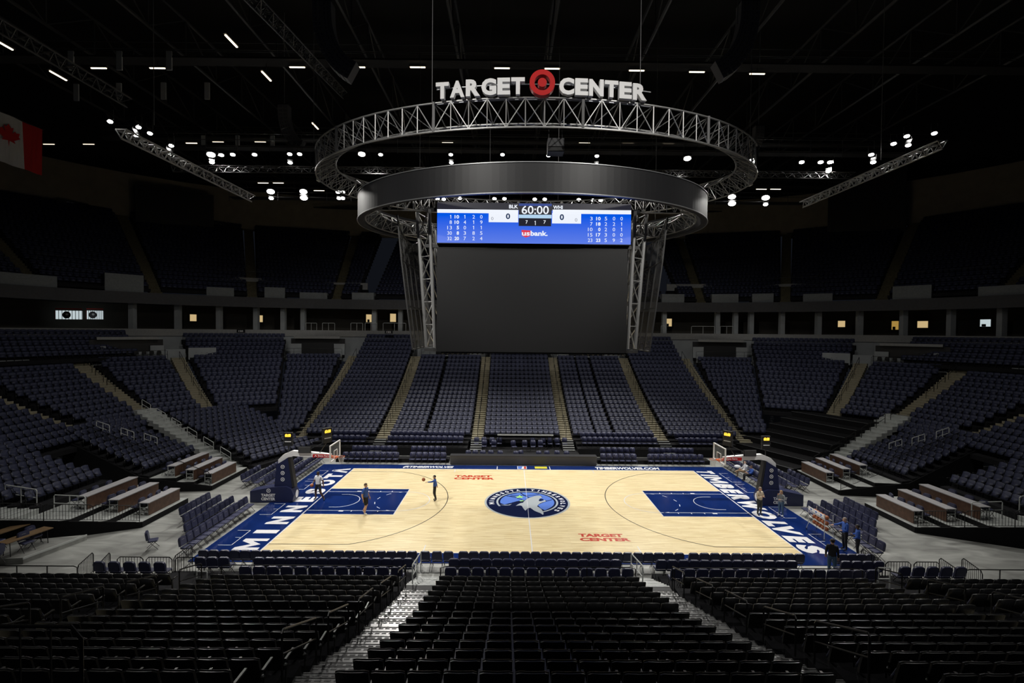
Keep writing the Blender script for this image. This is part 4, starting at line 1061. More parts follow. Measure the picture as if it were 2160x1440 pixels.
for s in (-1, 1):
    for y in (-3.6, 3.6):
        n = 9; A = [Vector((s * (6.2 + (10.0 - 6.2) * i / (n - 1)), y, 18.9)) for i in range(n)]; B = [p + Vector((0, 0, .8)) for p in A]
        lattice(mb, A, B, None, .03, .045, closed=False)
mb.build('inner_truss', parent=rg, off=(.1, 0, 18.7))['label'] = 'steel lattice behind the panel'
rt = thing('ring_truss', 'large oval steel lattice truss hanging above the scoreboard, carrying the big white sign', 'truss', (.3, 0, 21.4))
mb = MB().mt('truss_metal'); n = 96; off = Vector((.3, 0, 0))
zc = 22.3
P = [ell(14.3, 9.2, 2 * PI * i / n, zc + .68) + off for i in range(n)]; Q = [ell(14.3, 9.2, 2 * PI * i / n, zc - .72) + off for i in range(n)]; R3 = [ell(13.1, 8.0, 2 * PI * i / n, zc - .05) + off for i in range(n)]
lattice(mb, P, Q, R3, .028, .05)
mb.build('lattice', parent=rt, off=(.3, 0, 21.4))
for i in range(2, n, 8): MB().mt('steel_dark').tube([P[i] + Vector((0, 0, .05)), Q[i]], .09, 4).build('mast', parent=rt, off=(.3, 0, 21.4))['label'] = 'thick dark upright'
for s in (-1, 1): MB().mt('white_metal').box(.3 + s * 14.45 - .08, .3 + s * 14.45 + .08, -.5, -.1, zc - .7, zc + .8).build('end_panel', parent=rt, off=(.3, 0, 21.4))['label'] = 'white strip panel at the end of the ring'
# sign letters along the front of the ring
sg = thing('venue_sign', 'white block letters TARGET CENTER with a red bullseye between on top of the ring', 'sign', (.3, -9.3, 23.0))
def ring_letter(ch, xm, w_, z0, h):
    t = -math.acos((xm - .3) / 14.35); p = ell(14.35, 9.25, t, z0) + off; tan = (Vector((-14.35 * math.sin(t), 9.25 * math.cos(t), 0)).normalized() + Vector((.6, 0, 0))).normalized()
    mb = MB(); put_text(mb, 'white', ch, p - tan * w_ / 2, tan, (0, 0, 1), w_, h, bold=.05, thick=.22)
    mb.build('letter', parent=sg, off=(.3, -9.3, 23.0))
D0 = 23.4
for word, xa, xb in (('TARGET', 917, 1103), ('CENTER', 1171, 1356)):
    wts = [{'T': .98, 'A': 1.08, 'R': 1.05, 'G': 1.08, 'E': .92, 'C': 1.06, 'N': 1.04}[c] for c in word]; tot = sum(wts); x = xa
    for c, wt in zip(word, wts):
        wpx = (xb - xa) * wt / tot; xm = x + wpx / 2
        X0 = -1.2976 + (xm - 1075.2) / 1008.8 * (D0 + abs((xm - 1135) / 220) * .35 * 1)
        ring_letter(c, X0, wpx * .94 / 1008.8 * D0, 23.02, .80); x += wpx
cx = -1.2976 + (1137 - 1075.2) / 1008.8 * D0; yb = -9.35
mb = MB().mt('red'); n = 40; T = Matrix.Translation((cx, yb - .12, 23.42)) @ Matrix.Rotation(PI / 2, 4, 'X')
ro, ri = .60, .37; vs = []
for i in range(n):
    a_ = 2 * PI * i / n
    for r, z in ((ro, 0), (ro, .3), (ri, .3), (ri, 0)): vs.append(T @ Vector((r * math.cos(a_), r * math.sin(a_), z)))
mb.add(vs, [(i * 4 + j, ((i + 1) % n) * 4 + j, ((i + 1) % n) * 4 + (j + 1) % 4, i * 4 + (j + 1) % 4) for i in range(n) for j in range(4)])
mb.build('bullseye_ring', parent=sg, off=(.3, -9.3, 23.0))['label'] = 'red ring'
MB().mt('red').prism([(.21 * math.cos(2 * PI * i / 24), .21 * math.sin(2 * PI * i / 24)) for i in range(24)], .0, .3, T).build('bullseye_dot', parent=sg, off=(.3, -9.3, 23.0))['label'] = 'red dot'
mb = MB().mt('grey_metal')
for z in (22.98, 23.72):
    mb.tube([ell(14.3, 9.0, math.radians(a_), z) + off for a_ in range(-112, -66, 2)], .03, 4)
mb.tube([(cx, yb + .1, 23.42), (cx, yb + .1, 22.95)], .04, 4); mb.tube([(cx - .4, yb + .1, 23.42), (cx + .4, yb + .1, 23.42)], .03, 4)
mb.build('sign_rail', parent=sg, off=(.3, -9.3, 23.0))
# hoist cables
cables = [(-5.2, -8.8, 22.9, 'left of the sign'), (5.0, -8.8, 22.9, 'right of the sign'), (-8.3, 4.5, 20.2, 'inside the left half of the oval ring'), (1.8, -1, 20, 'in the middle of the oval ring'), (-13.2, -3.4, 22.9, 'at the left end of the oval ring'), (12.9, -3.9, 22.9, 'at the right end of the oval ring'), (10.0, 5, 20.2, 'inside the right half of the oval ring'), (-2.9, 4, 20, 'behind the left letters'), (-11.2, -7.8, 27.5, 'beside the left speaker stack'), (10.2, -7.8, 27.5, 'beside the right speaker stack'), (-20.5, -6.5, 22.6, 'above the left lighting truss'), (21.8, -2.5, 22.6, 'above the right lighting truss')]
for x, y, z, d in cables:
    tag(MB().mt('cable').tube([(x, y, z), (x, y, 42.5)], .02, 4).build('hoist_cable'), f'thin vertical steel cable {d}', 'cable', 'hoist cables')
t = thing('projector', 'grey box projector hanging inside the ring below the bullseye', 'projector', (1.0, -7.4, 21.2))
MB().mt('led_grey').box(-.42, .42, -.4, .4, 0, .42).build('housing', parent=t); MB().mt('black_metal').box(-.42, .42, -.35, .35, -.25, -.02).build('bracket', parent=t)
for x in (-.35, .35): MB().mt('black_metal').tube([(x, 0, .4), (x, 0, 1.0)], .03, 4).build('hanger', parent=t)

# ------------------------------------------------------------------ lighting trusses
def truss_line(name, label, A, B, w_, n, key='truss_metal', group=None, r=.03, cr=.05, flip=False):
    A, B = Vector(A), Vector(B); d = (B - A).normalized(); sd = d.cross(Vector((0, 0, 1))).normalized() * w_ / 2; up = Vector((0, 0, w_ * .86)) * (-1 if flip else 1)
    t = thing(name, label, 'truss', tuple(A), 0, group)
    P = [A.lerp(B, i / n) + sd for i in range(n + 1)]; Q = [A.lerp(B, i / n) - sd for i in range(n + 1)]; R4 = [A.lerp(B, i / n) - up for i in range(n + 1)]
    mb = MB().mt(key); lattice(mb, P, Q, R4, r, cr, closed=False); mb.build('lattice', parent=t, off=tuple(A)); return t
truss_line('lighting_truss', 'silver triangular lighting truss hanging over the left bank', (-20.5, -8.7, 21.45), (-20.5, 3.2, 21.55), .5, 24, group='lighting trusses')
truss_line('lighting_truss', 'silver triangular lighting truss hanging over the right bank', (21.8, -6.8, 22.1), (21.8, 5.4, 22.1), .5, 24, group='lighting trusses')
truss_line('lighting_truss', 'dim lattice truss in the upper left corner by the flag', (-25.2, -12.5, 25.9), (-25.2, -2.4, 25.9), .6, 16, 'steel_dark', group='lighting trusses')
truss_line('lighting_truss', 'dim lattice truss slanting across the roof at top left', (-13.8, -13, 27.2), (-17.5, 14, 34.5), .7, 30, 'steel_dark', group='lighting trusses')
truss_line('lighting_truss', 'long dim truss crossing behind the left lamps', (-33, 12.8, 26.9), (-9, 12.8, 26.9), .6, 30, 'steel_dark', group='lighting trusses')
truss_line('lighting_truss', 'long dim truss crossing behind the right lamps', (9, 12.8, 26.9), (31, 12.8, 26.9), .6, 28, 'steel_dark', group='lighting trusses')
def lamp(x, y, z, lb, aim=(0, 0, 0), sz=.17):
    t = thing('floodlight', lb, 'floodlight', (x, y, z), 0, 'court floodlights')
    # housing points a little towards the seats in front: lens looks at the camera side
    d = (Vector((x * .4, -9, 2)) - Vector((x, y, z))).normalized(); q = d.to_track_quat('-Z', 'Y').to_matrix().to_4x4()
    mb = MB().mt('black_metal')
    for p0, p1, p2, p3 in ((-1, 1, -1, 1),):
        mb.box(-sz * 1.5, sz * 1.5, -sz, sz, 0, .35, q)
    mb.build('housing', parent=t)
    mb = MB().mt('lamp').prism([(sz * 1.35 * math.cos(2 * PI * i_ / 14), sz * .95 * math.sin(2 * PI * i_ / 14)) for i_ in range(14)], -.03, -.005, q); mb.build('lens', parent=t)['label'] = 'glowing white lens'
    MB().mt('black_metal').tube([(-sz * 1.7, 0, .1), (-sz * 1.7, 0, .55), (sz * 1.7, 0, .55), (sz * 1.7, 0, .1)], .02, 4).build('yoke', parent=t)
    return t
def lpos(px, py, **k):
    d = cam.rotation_euler.to_matrix() @ Vector(((px - 1080) / 1008.8, -(py - 720) / 1008.8, -1))
    t = (k['x'] - CAM.x) / d.x if 'x' in k else ((k['y'] - CAM.y) / d.y if 'y' in k else (k['z'] - CAM.z) / d.z)
    return CAM + d * t
groups = [('on the left hanging truss', dict(x=-20.9), ((232, 256), (292, 268), (287, 285), (316, 281), (361, 307), (358, 324))),
          ('on the right hanging truss', dict(x=22.2), ((1838, 326), (1842, 342), (1885, 303), (1913, 287), (1916, 306), (1971, 281))),
          ('in the middle-height row left of the oval ring', dict(y=12.4), ((445, 326), (467, 327), (491, 326), (537, 326), (447, 342), (611, 325), (632, 325), (612, 343))),
          ('in the row seen through the oval ring', dict(y=12.4), ((763, 325), (803, 326), (951, 326), (952, 343), (1060, 326), (1157, 328), (1259, 329), (1258, 347), (1450, 334))),
          ('in the middle-height row right of the oval ring', dict(y=12.4), ((1588, 339), (1691, 342), (1731, 342), (1751, 342), (1747, 361))),
          ('in the low row left of the grey halo', dict(y=26.5), ((571, 404), (572, 418), (640, 404), (641, 417), (713, 405), (723, 405), (715, 418), (723, 418))),
          ('in the low row between halo and screen', dict(y=26.5), ((923, 419), (936, 420), (970, 418), (1043, 419), (1064, 419), (1128, 420), (1149, 420), (1221, 421), (1251, 422), (1267, 422))),
          ('in the low row right of the grey halo', dict(y=26.5), ((1485, 413), (1485, 428), (1544, 415), (1544, 429), (1615, 417), (1615, 431)))]
BIG = {(640, 404), (641, 417), (1544, 415), (1544, 429), (571, 404), (1450, 334), (1588, 339), (763, 325), (1615, 417), (445, 326)}
for d, kw, pts in groups:
    for i, (px, py) in enumerate(pts):
        p = lpos(px, py, **kw); dist = (p - CAM).length; s_ = .0036 * dist * (1.3 if (px, py) in BIG else .8)
        lamp(p.x, p.y, p.z, f'bright square floodlight, {words_ord(i + 1)} {d}', sz=max(.1, s_))
for y, z, x0, x1, lb in ((26.9, 28.0, -36, 36, 'far'), (12.9, 28.9, -36, 36, 'near')):
    t = thing('catwalk', f'dark catwalk rail carrying the {lb} row of floodlights', 'catwalk', (x0, y, z))
    mb = MB().mt('steel_dark')
    for zz in (0, .55, 1.1): mb.tube([(0, 0, zz), (x1 - x0, 0, zz)], .035, 4)
    mb.build('rail', parent=t, off=(0, 0, 0)); mb = MB().mt('roof_black').box(0, x1 - x0, .1, 1.1, -.08, 0); mb.build('deck', parent=t)
    mb = MB().mt('steel_dark')
    for i in range(25): x = (x1 - x0) * i / 24; mb.tube([(x, 0, -.6), (x, 0, 1.1)], .03, 4)
    mb.build('post', parent=t)
# roof steel and catwalk tube lamps
for i, x in enumerate((-46, -38, -30, -22, -14, -6, 2, 10, 18, 26, 34, 42)):
    t = thing('roof_truss', f'dark roof truss running away from the viewer, {words_ord(i + 1)} from the left', 'roof truss', (x, -25, 36), 0, 'roof trusses')
    n = 18; A = [Vector((x, -25 + 4.4 * j, 35.5)) for j in range(n)]; B = [p + Vector((0, 0, 3.2)) for p in A]; mb = MB().mt('steel_dark')
    lattice(mb, A, B, None, .06, .13, closed=False); mb.build('lattice', parent=t, off=(x, -25, 36))
for i, (y, z) in enumerate(((-2, 34.0), (7.2, 33.6), (22.8, 33.4), (38, 33.2), (52, 33))):
    t = thing('service_catwalk', f'dark service catwalk crossing under the roof, {words_ord(i + 1)} from the viewer', 'catwalk', (-48, y, z), 0, 'service catwalks')
    mb = MB().mt('roof_black').box(0, 96, -.6, .6, -.1, .05); mb.build('deck', parent=t)
    mb = MB().mt('steel_dark')
    for yy in (-.6, .6):
        for zz in (.55, 1.1): mb.tube([(0, yy, zz), (96, yy, zz)], .03, 4)
    mb.build('rail', parent=t)
tl_ = [((625 / 3, 144), 'y7'), ((332, 144), 'y7'), ((627, 142), 'y7'), ((754, 142), 'y7'), ((881, 142), 'y7'), ((1059, 144), 'y7'), ((1165, 145), 'y7'), ((1343, 149), 'y7'), ((1470, 152), 'y7'), ((1597, 156), 'y7'),
       ((123, 160), 'x1'), ((5, 93), 'x1'), ((488, 87), 'x2'), ((562, 161), 'x2'), ((665, 266), 'x2'), ((404, 302), 'y22'), ((460, 299), 'y22'), ((549, 299), 'y22'), ((187, 304), 'y22'), ((103, 304), 'y22'), ((944, 300), 'y22'), ((1233, 301), 'y22'), ((1325, 303), 'y22'), ((1410, 304), 'y22'),
       ((555, 386), 'y38'), ((587, 386), 'y38'), ((673, 402), 'y38'), ((1606, 399), 'y38'), ((1636, 399), 'y38')]
PL = {'y7': dict(y=7.2), 'y22': dict(y=22.6), 'y38': dict(y=37.8), 'x1': dict(x=-33), 'x2': dict(x=-18.5)}
for i, ((px, py), k) in enumerate(tl_):
    p = lpos(px, py, **PL[k]); t = thing('strip_light', f'warm fluorescent strip lamp, {words_ord(i % 10 + 1)} ' + {'y7': 'along the nearest roof catwalk', 'y22': 'along the middle roof catwalk', 'y38': 'along the farthest roof catwalk', 'x1': 'beside the upper left truss', 'x2': 'beside the slanting roof truss'}[k] + ('' if i < 20 else ' farther right'), 'strip light', p, PI / 2 if k[0] == 'x' else 0, 'catwalk strip lights')
    L2 = .62 if k != 'y38' else .75
    dim = k == 'y22' and i > 15
    MB().mt('tube_lamp').box(-L2, L2, -.05, .05, -.03, .03 if not dim else -.01).build('tube', parent=t); MB().mt('steel_dark').box(-L2 - .1, L2 + .1, -.09, .09, .04, .14).build('housing', parent=t)
    MB().mt('steel_dark').tube([(0, 0, .14), (0, 0, .9)], .02, 4).build('hanger', parent=t)
# white cloth-like ducts hung from the roof at upper left
for i, (px, py) in enumerate(((150, 128), (252, 128), (357, 128), (161, 195), (251, 193), (345, 192), (437, 192), (429, 300), (501, 300), (575, 300))):
    y = 6.6 if py == 128 else (11.5 if py < 200 else 22)
    p = lpos(px, py, y=y); tag(MB().mt('wall_white').box(-.22, .22, -.06, .06, -.75, .75).build('hanging_panel'), f'small pale vertical panel under the roof, {words_ord(i + 1)} of the left group', 'panel', 'pale roof panels').location = p
# ------------------------------------------------------------------ speaker arrays
def speaker(px, py0, py1, y, bend, n, label, w_=1.1):
    p0 = lpos(px, py0, y=y); p1 = lpos(px, py1, y=y); H = p0.z - p1.z
    t = thing('line_array_speaker', label, 'speaker', tuple(p0), 0, 'curved speaker arrays')
    mb = None; ang = 0; pos = Vector((0, 0, 0)); seg = H * 1.12 / n
    for i in range(n):
        u = i / (n - 1); ang = bend * (u ** 1.6) * math.radians(62)
        T = Matrix.Translation(pos) @ Matrix.Rotation(ang, 4, 'Y')
        mb = MB().mt('speaker_grey').hexa([T @ Vector(q) for q in ((-w_ / 2, -.35, -seg * .94), (w_ / 2, -.35, -seg * .94), (w_ / 2, .35, -seg * .94), (-w_ / 2, .35, -seg * .94))], [T @ Vector(q) for q in ((-w_ / 2, -.35, 0), (w_ / 2, -.35, 0), (w_ / 2, .35, 0), (-w_ / 2, .35, 0))])
        mb.mt('steel_dark')
        for q in (-.36, -.18, .1, .28): mb.box(w_ * q, w_ * q + .08, -.36, -.34, -seg * .75, -seg * .2, T)
        mb.build('speaker_box', parent=t)
        pos = pos + (T.to_3x3() @ Vector((0, 0, -seg)))
    MB().mt('black_metal').box(-w_ / 2, w_ / 2, -.3, .3, .02, .12).build('fly_bar', parent=t)
    MB().mt('grey_metal').tube([(0, 0, .1), (0, 0, 42 - p0.z)], .03, 4).build('chain', parent=t)
speaker(683, 10, 160, -4, -1, 16, 'large curved black speaker array hanging at the top left of the sign', 1.1)
speaker(1578, 10, 160, -4, 1, 16, 'large curved black speaker array hanging at the top right of the sign', 1.1)
speaker(600, 224, 312, 14, -1, 12, 'smaller curved speaker array left of the oval ring', 1.0)
speaker(1600, 268, 330, 16, 1, 12, 'faint curved speaker array behind the right end of the oval ring', .9)
# ------------------------------------------------------------------ flag
t = thing('flag', 'red and white maple leaf flag hanging at the far left', 'flag', (-51, 10, 30))
mb = MB().mt('flag_white'); FX = -52.0
y0, y1, y2, yz = 9.2, 17.0, 20.1, 0
def fz(y, u): return (33.2 if u else 27.6) + 0
vs = []; fs = []; ms = []
nn = 24
for i in range(nn + 1):
    y = 8.0 + (19.8 - 8.0) * i / nn; vs += [(FX + .12 * math.sin(i * 1.3), y, 28.1), (FX + .1 * math.sin(i * 1.1 + 1), y, 33.0)]
for i in range(nn): fs.append((2 * i, 2 * i + 2, 2 * i + 3, 2 * i + 1))
mb.mt('flag_red'); mb.mt('flag_white')
mb.add(vs, fs, [0 if i < 20 else 1 for i in range(nn)]); 
mb.build('cloth', parent=t, off=(-51, 10, 30))
leaf = [(0, -1), (.06, -.45), (.52, -.55), (.42, -.32), (.92, .05), (.78, .14), (.88, .5), (.58, .42), (.5, .55), (.28, .28), (.38, .8), (.2, .7), (0, 1)]
leaf = leaf + [(-x, y) for x, y in reversed(leaf[1:-1])]
mb = MB().mt('flag_red').add([(FX + .3, 16.1 + 1.25 * x, 30.9 + 1.15 * y) for x, y in leaf], [tuple(range(len(leaf)))]); mb.build('maple_leaf', parent=t, off=(-51, 10, 30))['label'] = 'red maple leaf'
MB().mt('steel_dark').tube([(FX, 7.8, 33.05), (FX, 20.0, 33.05)], .05, 4).build('pole', parent=t, off=(-51, 10, 30))

# ------------------------------------------------------------------ counters with laptops style desks in the end blocks
for (sgn, x, y0, y1, z, rw, grp, side) in DESKS:
    t = thing('counter_desk', f'{rw} brown panelled counter with white top, {grp} {side} block', 'counter', (x, y0, z), 0, 'brown counters at the ends')
    a_, b_ = sorted((0, sgn * .62)); L = y1 - y0
    MB().mt('desk_top').box(a_, b_, 0, L, .74, .79).build('tabletop', parent=t)['label'] = 'white counter top'
    a2_, b2_ = sorted((sgn * .02, sgn * .06)); MB().mt('desk_wood').box(a2_, b2_, .02, L - .02, .02, .74).build('front_panel', parent=t)['label'] = 'brown wood front'
    for yy in (.02, L * .5, L - .06):
        mb = MB().mt('white_metal')
        for xx in (.08, .58): c0, c1 = sorted((sgn * xx, sgn * (xx - .035))); mb.box(c0, c1, yy, yy + .035, 0, .74)
        c0, c1 = sorted((sgn * .08, sgn * .58))
        for zz in (.2, .45): mb.box(c0, c1, yy, yy + .035, zz, zz + .03)
        mb.build('leg', parent=t)
# brown tables on the low platform at far left
struct(MB().mt('stair_grey').box(-34, -25.2, -9.1, -7.2, 0, .28).build('floor_platform'), 'low grey platform at the left edge') if False else None
mb = MB().mt('concrete'); mb.hexa([(-34, -10.6, 0), (-25.25, -9.0, 0), (-24.5, -6.3, 0), (-34, -9.0, 0)], [(-34, -10.6, .3), (-25.25, -9.0, .3), (-24.5, -6.3, .3), (-34, -9.0, .3)])
mb.mt('white_metal').hexa([(-25.27, -9.02, .22), (-25.23, -9.02, .22), (-24.48, -6.3, .22), (-24.52, -6.3, .22)], [(-25.27, -9.02, .32), (-25.23, -9.02, .32), (-24.48, -6.3, .32), (-24.52, -6.3, .32)])
struct(mb.build('floor_platform'), 'low grey platform at the left edge')
for i, (x, y, rz, lb) in enumerate(((-26.0, -8.1, math.radians(28), 'long brown folding table on the low platform at left'), (-27.6, -7.3, math.radians(28), 'second brown folding table cut by the left picture edge'))):
    t = thing('folding_table', lb, 'table', (x, y, .3), rz + PI / 2 * .55, 'brown folding tables')
    MB().mt('table_wood').box(-1.0, 1.0, -.32, .32, .72, .76).build('tabletop', parent=t)
    for sx in (-.8, .8):
        for sy in (-.24, .24): MB().mt('black_metal').tube([(sx, sy, 0), (sx, sy * .8, .72)], .018, 4).build('leg', parent=t)

# ------------------------------------------------------------------ rails and barricades
def handrail(name, label, pts, key='black_metal', h=.92, r=.022, posts=None, mid=True, group=None, cat='handrail'):
    """pts: floor points (x,y,z) the rail follows"""
    P = [Vector(p) for p in pts]; t = thing(name, label, cat, tuple(P[0]), 0, group); o0 = tuple(P[0])
    U = Vector((0, 0, h)); mb = MB().mt(key)
    mb.tube([P[0] + U * .0] + [P[0] + U * .94] + [P[0].lerp(P[1], .03) + U] + [p + U for p in P[1:-1]] + [P[-1].lerp(P[-2], .03) + U, P[-1] + U * .94, P[-1]], r, 6)
    mb.build('top_rail', parent=t, off=o0)
    if mid: MB().mt(key).tube([p + U * .52 for p in P], r * .8, 5).build('lower_rail', parent=t, off=o0)
    n = posts or 0
    for i in range(n):
        u = (i + 1) / (n + 1); k = u * (len(P) - 1); j = int(k); q = P[j].lerp(P[min(j + 1, len(P) - 1)], k - j); MB().mt(key).tube([q, q + U], r, 5).build('post', parent=t, off=o0)
    return t
def kz(k): return near_z(max(0, k)) if k >= 0 else 1.0
for side, xs in (('left', (-5.42, -13.65)), ('right', (5.38, 13.65))):
    for xi, x in enumerate(xs):
        for i, (ka, kb) in enumerate(((12.4, 10.6), (9.8, 8.2), (7.2, 5.6), (4.6, 3.0), (1.7, .2))):
            if xi and i not in (0, 1, 2, 3, 4): continue
            pts = [(x, YN(ka), near_z(ka) - .02), (x, YN(kb), near_z(kb) - .02)]
            handrail('handrail', f'black tube handrail, {words_ord(i + 1)} from viewer, ' + (f'beside {side} stairs' if not xi else f'in the outer {side} foreground aisle'), pts, 'black_metal', .95, .024, 0, True, 'foreground handrails')
# pale brass rails look: thin brass tubes on top of the stair rails
for side, x in (('left', -4.95), ('right', 4.75)):
    handrail('stair_guard', f'white tube guard at the foot of the {side} foreground stairs', [(x - .35, -10.7, .55), (x - .35, -12.6, .9)], 'white_metal', .95, .028, 1, True, 'white tube guards')
handrail('stair_guard', 'white tube guard beside the barricades at left', [(-15.0, -11.6, 0), (-14.55, -11.6, 0)], 'white_metal', 1.0, .03, 0, True, 'white tube guards')
handrail('stair_guard', 'white tube guard beside the barricades at right', [(14.6, -12.3, .7), (15.1, -12.3, .7)], 'white_metal', 1.0, .03, 0, True, 'white tube guards')
for (x0, x1, lb) in ((-13.0, -5.7, 'left block'), (-4.05, 3.95, 'centre block'), (5.55, 13.3, 'right block')):
    handrail('front_rail', f'thin black rail in front of the {lb} of near seats', [(x0, -13.12, 1.05), (x1, -13.12, 1.05)], 'black_metal', 1.0, .022, 3, False, 'front rails')
handrail('front_rail', 'long low black rail along the floor at far left', [(-26, -11.2, 0), (-20.6, -11.2, 0)], 'black_metal', 1.0, .025, 3, False, 'front rails')
handrail('front_rail', 'long low black rail along the floor at far right', [(19.6, -11.0, 0), (26, -11.0, 0)], 'black_metal', 1.0, .025, 3, False, 'front rails')
def barricade(x0, y0, x1, y1, label, z=0, z2=None, h=1.0, n=None, key='black_metal', group='black barricades'):
    A = Vector((x0, y0, z)); B = Vector((x1, y1, z if z2 is None else z2)); L = (B - A).length; n = n or max(4, int(L / .13)); U = Vector((0, 0, h))
    t = thing('barricade', label, 'barricade', tuple(A), 0, group); o0 = tuple(A)
    MB().mt(key).tube([A, A + U * .88, A.lerp(B, .12 / L) + U, A.lerp(B, 1 - .12 / L) + U, B + U * .88, B], .022, 6).build('frame', parent=t, off=o0)
    MB().mt(key).tube([A + U * .1, B + U * .1], .016, 4).build('bottom_rail', parent=t, off=o0)
    mb = MB().mt(key)
    for i in range(1, n): q = A.lerp(B, i / n); mb.tube([q + U * .1, q + U * .98], .010, 4)
    mb.build('baluster_grille', parent=t, off=o0)
for s, side, xa in ((-1, 'left', -17.2), (1, 'right', 16.6)):
    X = lambda d: xa + s * d
    q = (lambda x: x - (0 if s < 0 else 1.2)) if s < 0 else (lambda x: x)
    XL = lambda xl, xr: (xl if s < 0 else xr)
    barricade(XL(-16.85, 16.35), -10.3, XL(-15.5, 15.1), -10.3, f'black barricade nearest the court corner at {side}')
    barricade(XL(-18.2, 17.7), -10.3, XL(-17.0, 16.5), -10.3, f'second black barricade from the court at {side}')
    barricade(XL(-19.55, 19.05), -10.3, XL(-18.35, 17.85), -10.3, f'third black barricade from the court at {side}')
    barricade(XL(-17.0, 16.4), -8.9, XL(-16.95, 16.4), -10.25, f'slanting black barricade behind the others at {side}')
    barricade(XL(-20.3, 19.5), -9.8, XL(-19.75, 19.2), -11.2, f'fourth black barricade from the court at {side}, seen end on')
    barricade(XL(-21.1, 20.6), -9.8, XL(-20.6, 20.2), -11.2, f'outermost black barricade at {side}, seen end on')
    # black picket guards on the end blocks
    for j in range(7):
        xA, xB = s * (22.9 + 1.9 * j), s * (22.9 + 1.9 * (j + 1)); yA, yB = -4.62 - .92 * j, -4.62 - .92 * (j + 1)
        barricade(xA, yA, xB, yB, f'black picket guard, {words_ord(j + 1)} going up the near edge of the {side} end block', .34 + .38 * j, .34 + .38 * (j + 1), .95, None, 'black_metal', 'picket guards')
    for j in range(6):
        xA, xB = s * (22.9 + 2.0 * j), s * (22.9 + 2.0 * (j + 1)); yA, yB = 1.95 + .62 * j, 1.95 + .62 * (j + 1)
        barricade(xA, yA, xB, yB, f'black picket guard, {words_ord(j + 1)} going up beside the tunnel at {side}', .35 + .42 * j, .35 + .42 * (j + 1), .95, None, 'black_metal', 'picket guards')
barricade(-9.6, -26.9, -6.35, -26.9, 'black vomitory railing in the bottom left corner', 6.9, 6.9, 1.25, 9, 'black_metal', None)
t = thing('waste_bin', 'small grey bin behind the railing in the bottom left corner', 'bin', (-6.95, -27.3, 6.2))
MB().mt('bin').lathe([(.10, 0), (.14, .55), (.15, .6)], 12).build('body', parent=t); MB().mt('bin').lathe([(.15, .6), (.12, .68), (.02, .7)], 12).build('lid', parent=t)
# aisle rails on the far side and in the corners
for i, xc in enumerate((-13.7, -4.4, 4.4, 13.75, -21.95, 21.95)):
    for j, (ka, kb) in enumerate(((1, 4), (5, 8), (9, 12), (13, 16), (17, 19.5))):
        dx = {-21.95: .4, 21.95: -.4}.get(xc, 0)
        z = lambda k: zf(7 + .86 * k)
        handrail('handrail', f'thin black aisle rail, {words_ord(j + 1)} up the {words_ord(i + 1)} far side aisle', [(xc + dx, Y(ka), z(ka) - .2), (xc + dx, Y(kb), z(kb) - .2)], 'black_metal', 1.0, .025, 1, False, 'far aisle rails')
for s, side in ((-1, 'left'), (1, 'right')):
    oo = Vector((s * .925, .38, 0)); aa = Vector((s * -.38, .925, 0)); base = V(s * 23.9, 7.6)
    for j in range(6):
        a_ = base + oo * (.9 + 2.1 * j) + aa * (-.15 if s < 0 else 0); b_ = a_ + oo * 1.25; za = .15 + .245 * (.9 + 2.1 * j) / .76; zb2 = za + .245 * 1.25 / .76
        handrail('stair_guard', f'{"white" if s < 0 else "black"} tube guard, {words_ord(j + 1)} up the {side} corner steps', [(a_.x, a_.y, za - .1), (b_.x, b_.y, zb2 - .1)], 'white_metal' if s < 0 else 'black_metal', .9, .028, 0, True, 'corner step guards')
    for j in range(4):
        c0 = fan(65, RK(13 + 2.0 * j), s); c1 = fan(65, RK(14.4 + 2.0 * j), s)
        handrail('handrail', f'black rail, {words_ord(j + 1)} up the tan aisle beyond the {side} corner steps', [(c0.x, c0.y, zf(RK(13 + 2 * j)) - .1), (c1.x, c1.y, zf(RK(14.4 + 2 * j)) - .1)], 'black_metal', .95, .025, 0, True, 'corner aisle rails')
        c0 = fan(44.5, RK(8 + 2.9 * j), s); c1 = fan(44.5, RK(10.2 + 2.9 * j), s)
        handrail('handrail', f'black rail, {words_ord(j + 1)} up the middle tan aisle of the {side} corner', [(c0.x, c0.y, zf(RK(8 + 2.9 * j)) - .1), (c1.x, c1.y, zf(RK(10.2 + 2.9 * j)) - .1)], 'black_metal', .95, .025, 0, True, 'corner aisle rails')
    for j, (xx, zz) in enumerate(((35.2, 3.2), (33.2, 2.65), (31.3, 2.2))):
        handrail('stair_guard', f'white tube guard, {words_ord(j + 1)} from top at the foot of the {side} end aisle', [(s * xx, 6.8, zz - .1), (s * (xx - 1.1), 6.75, zz - .45)], 'white_metal', .95, .03, 1, True, 'end aisle guards')
    handrail('stair_guard', f'white tube guard by the pale steps of the {side} end block, upper', [(s * 30.3, -5.0, 1.6), (s * 28.6, -4.9, 1.3)], 'white_metal', 1.0, .03, 1, True, 'end step guards')
    handrail('stair_guard', f'white tube guard by the pale steps of the {side} end block, lower', [(s * 27.6, -4.9, 1.0), (s * 25.9, -4.8, .9)], 'white_metal', 1.0, .03, 1, True, 'end step guards')

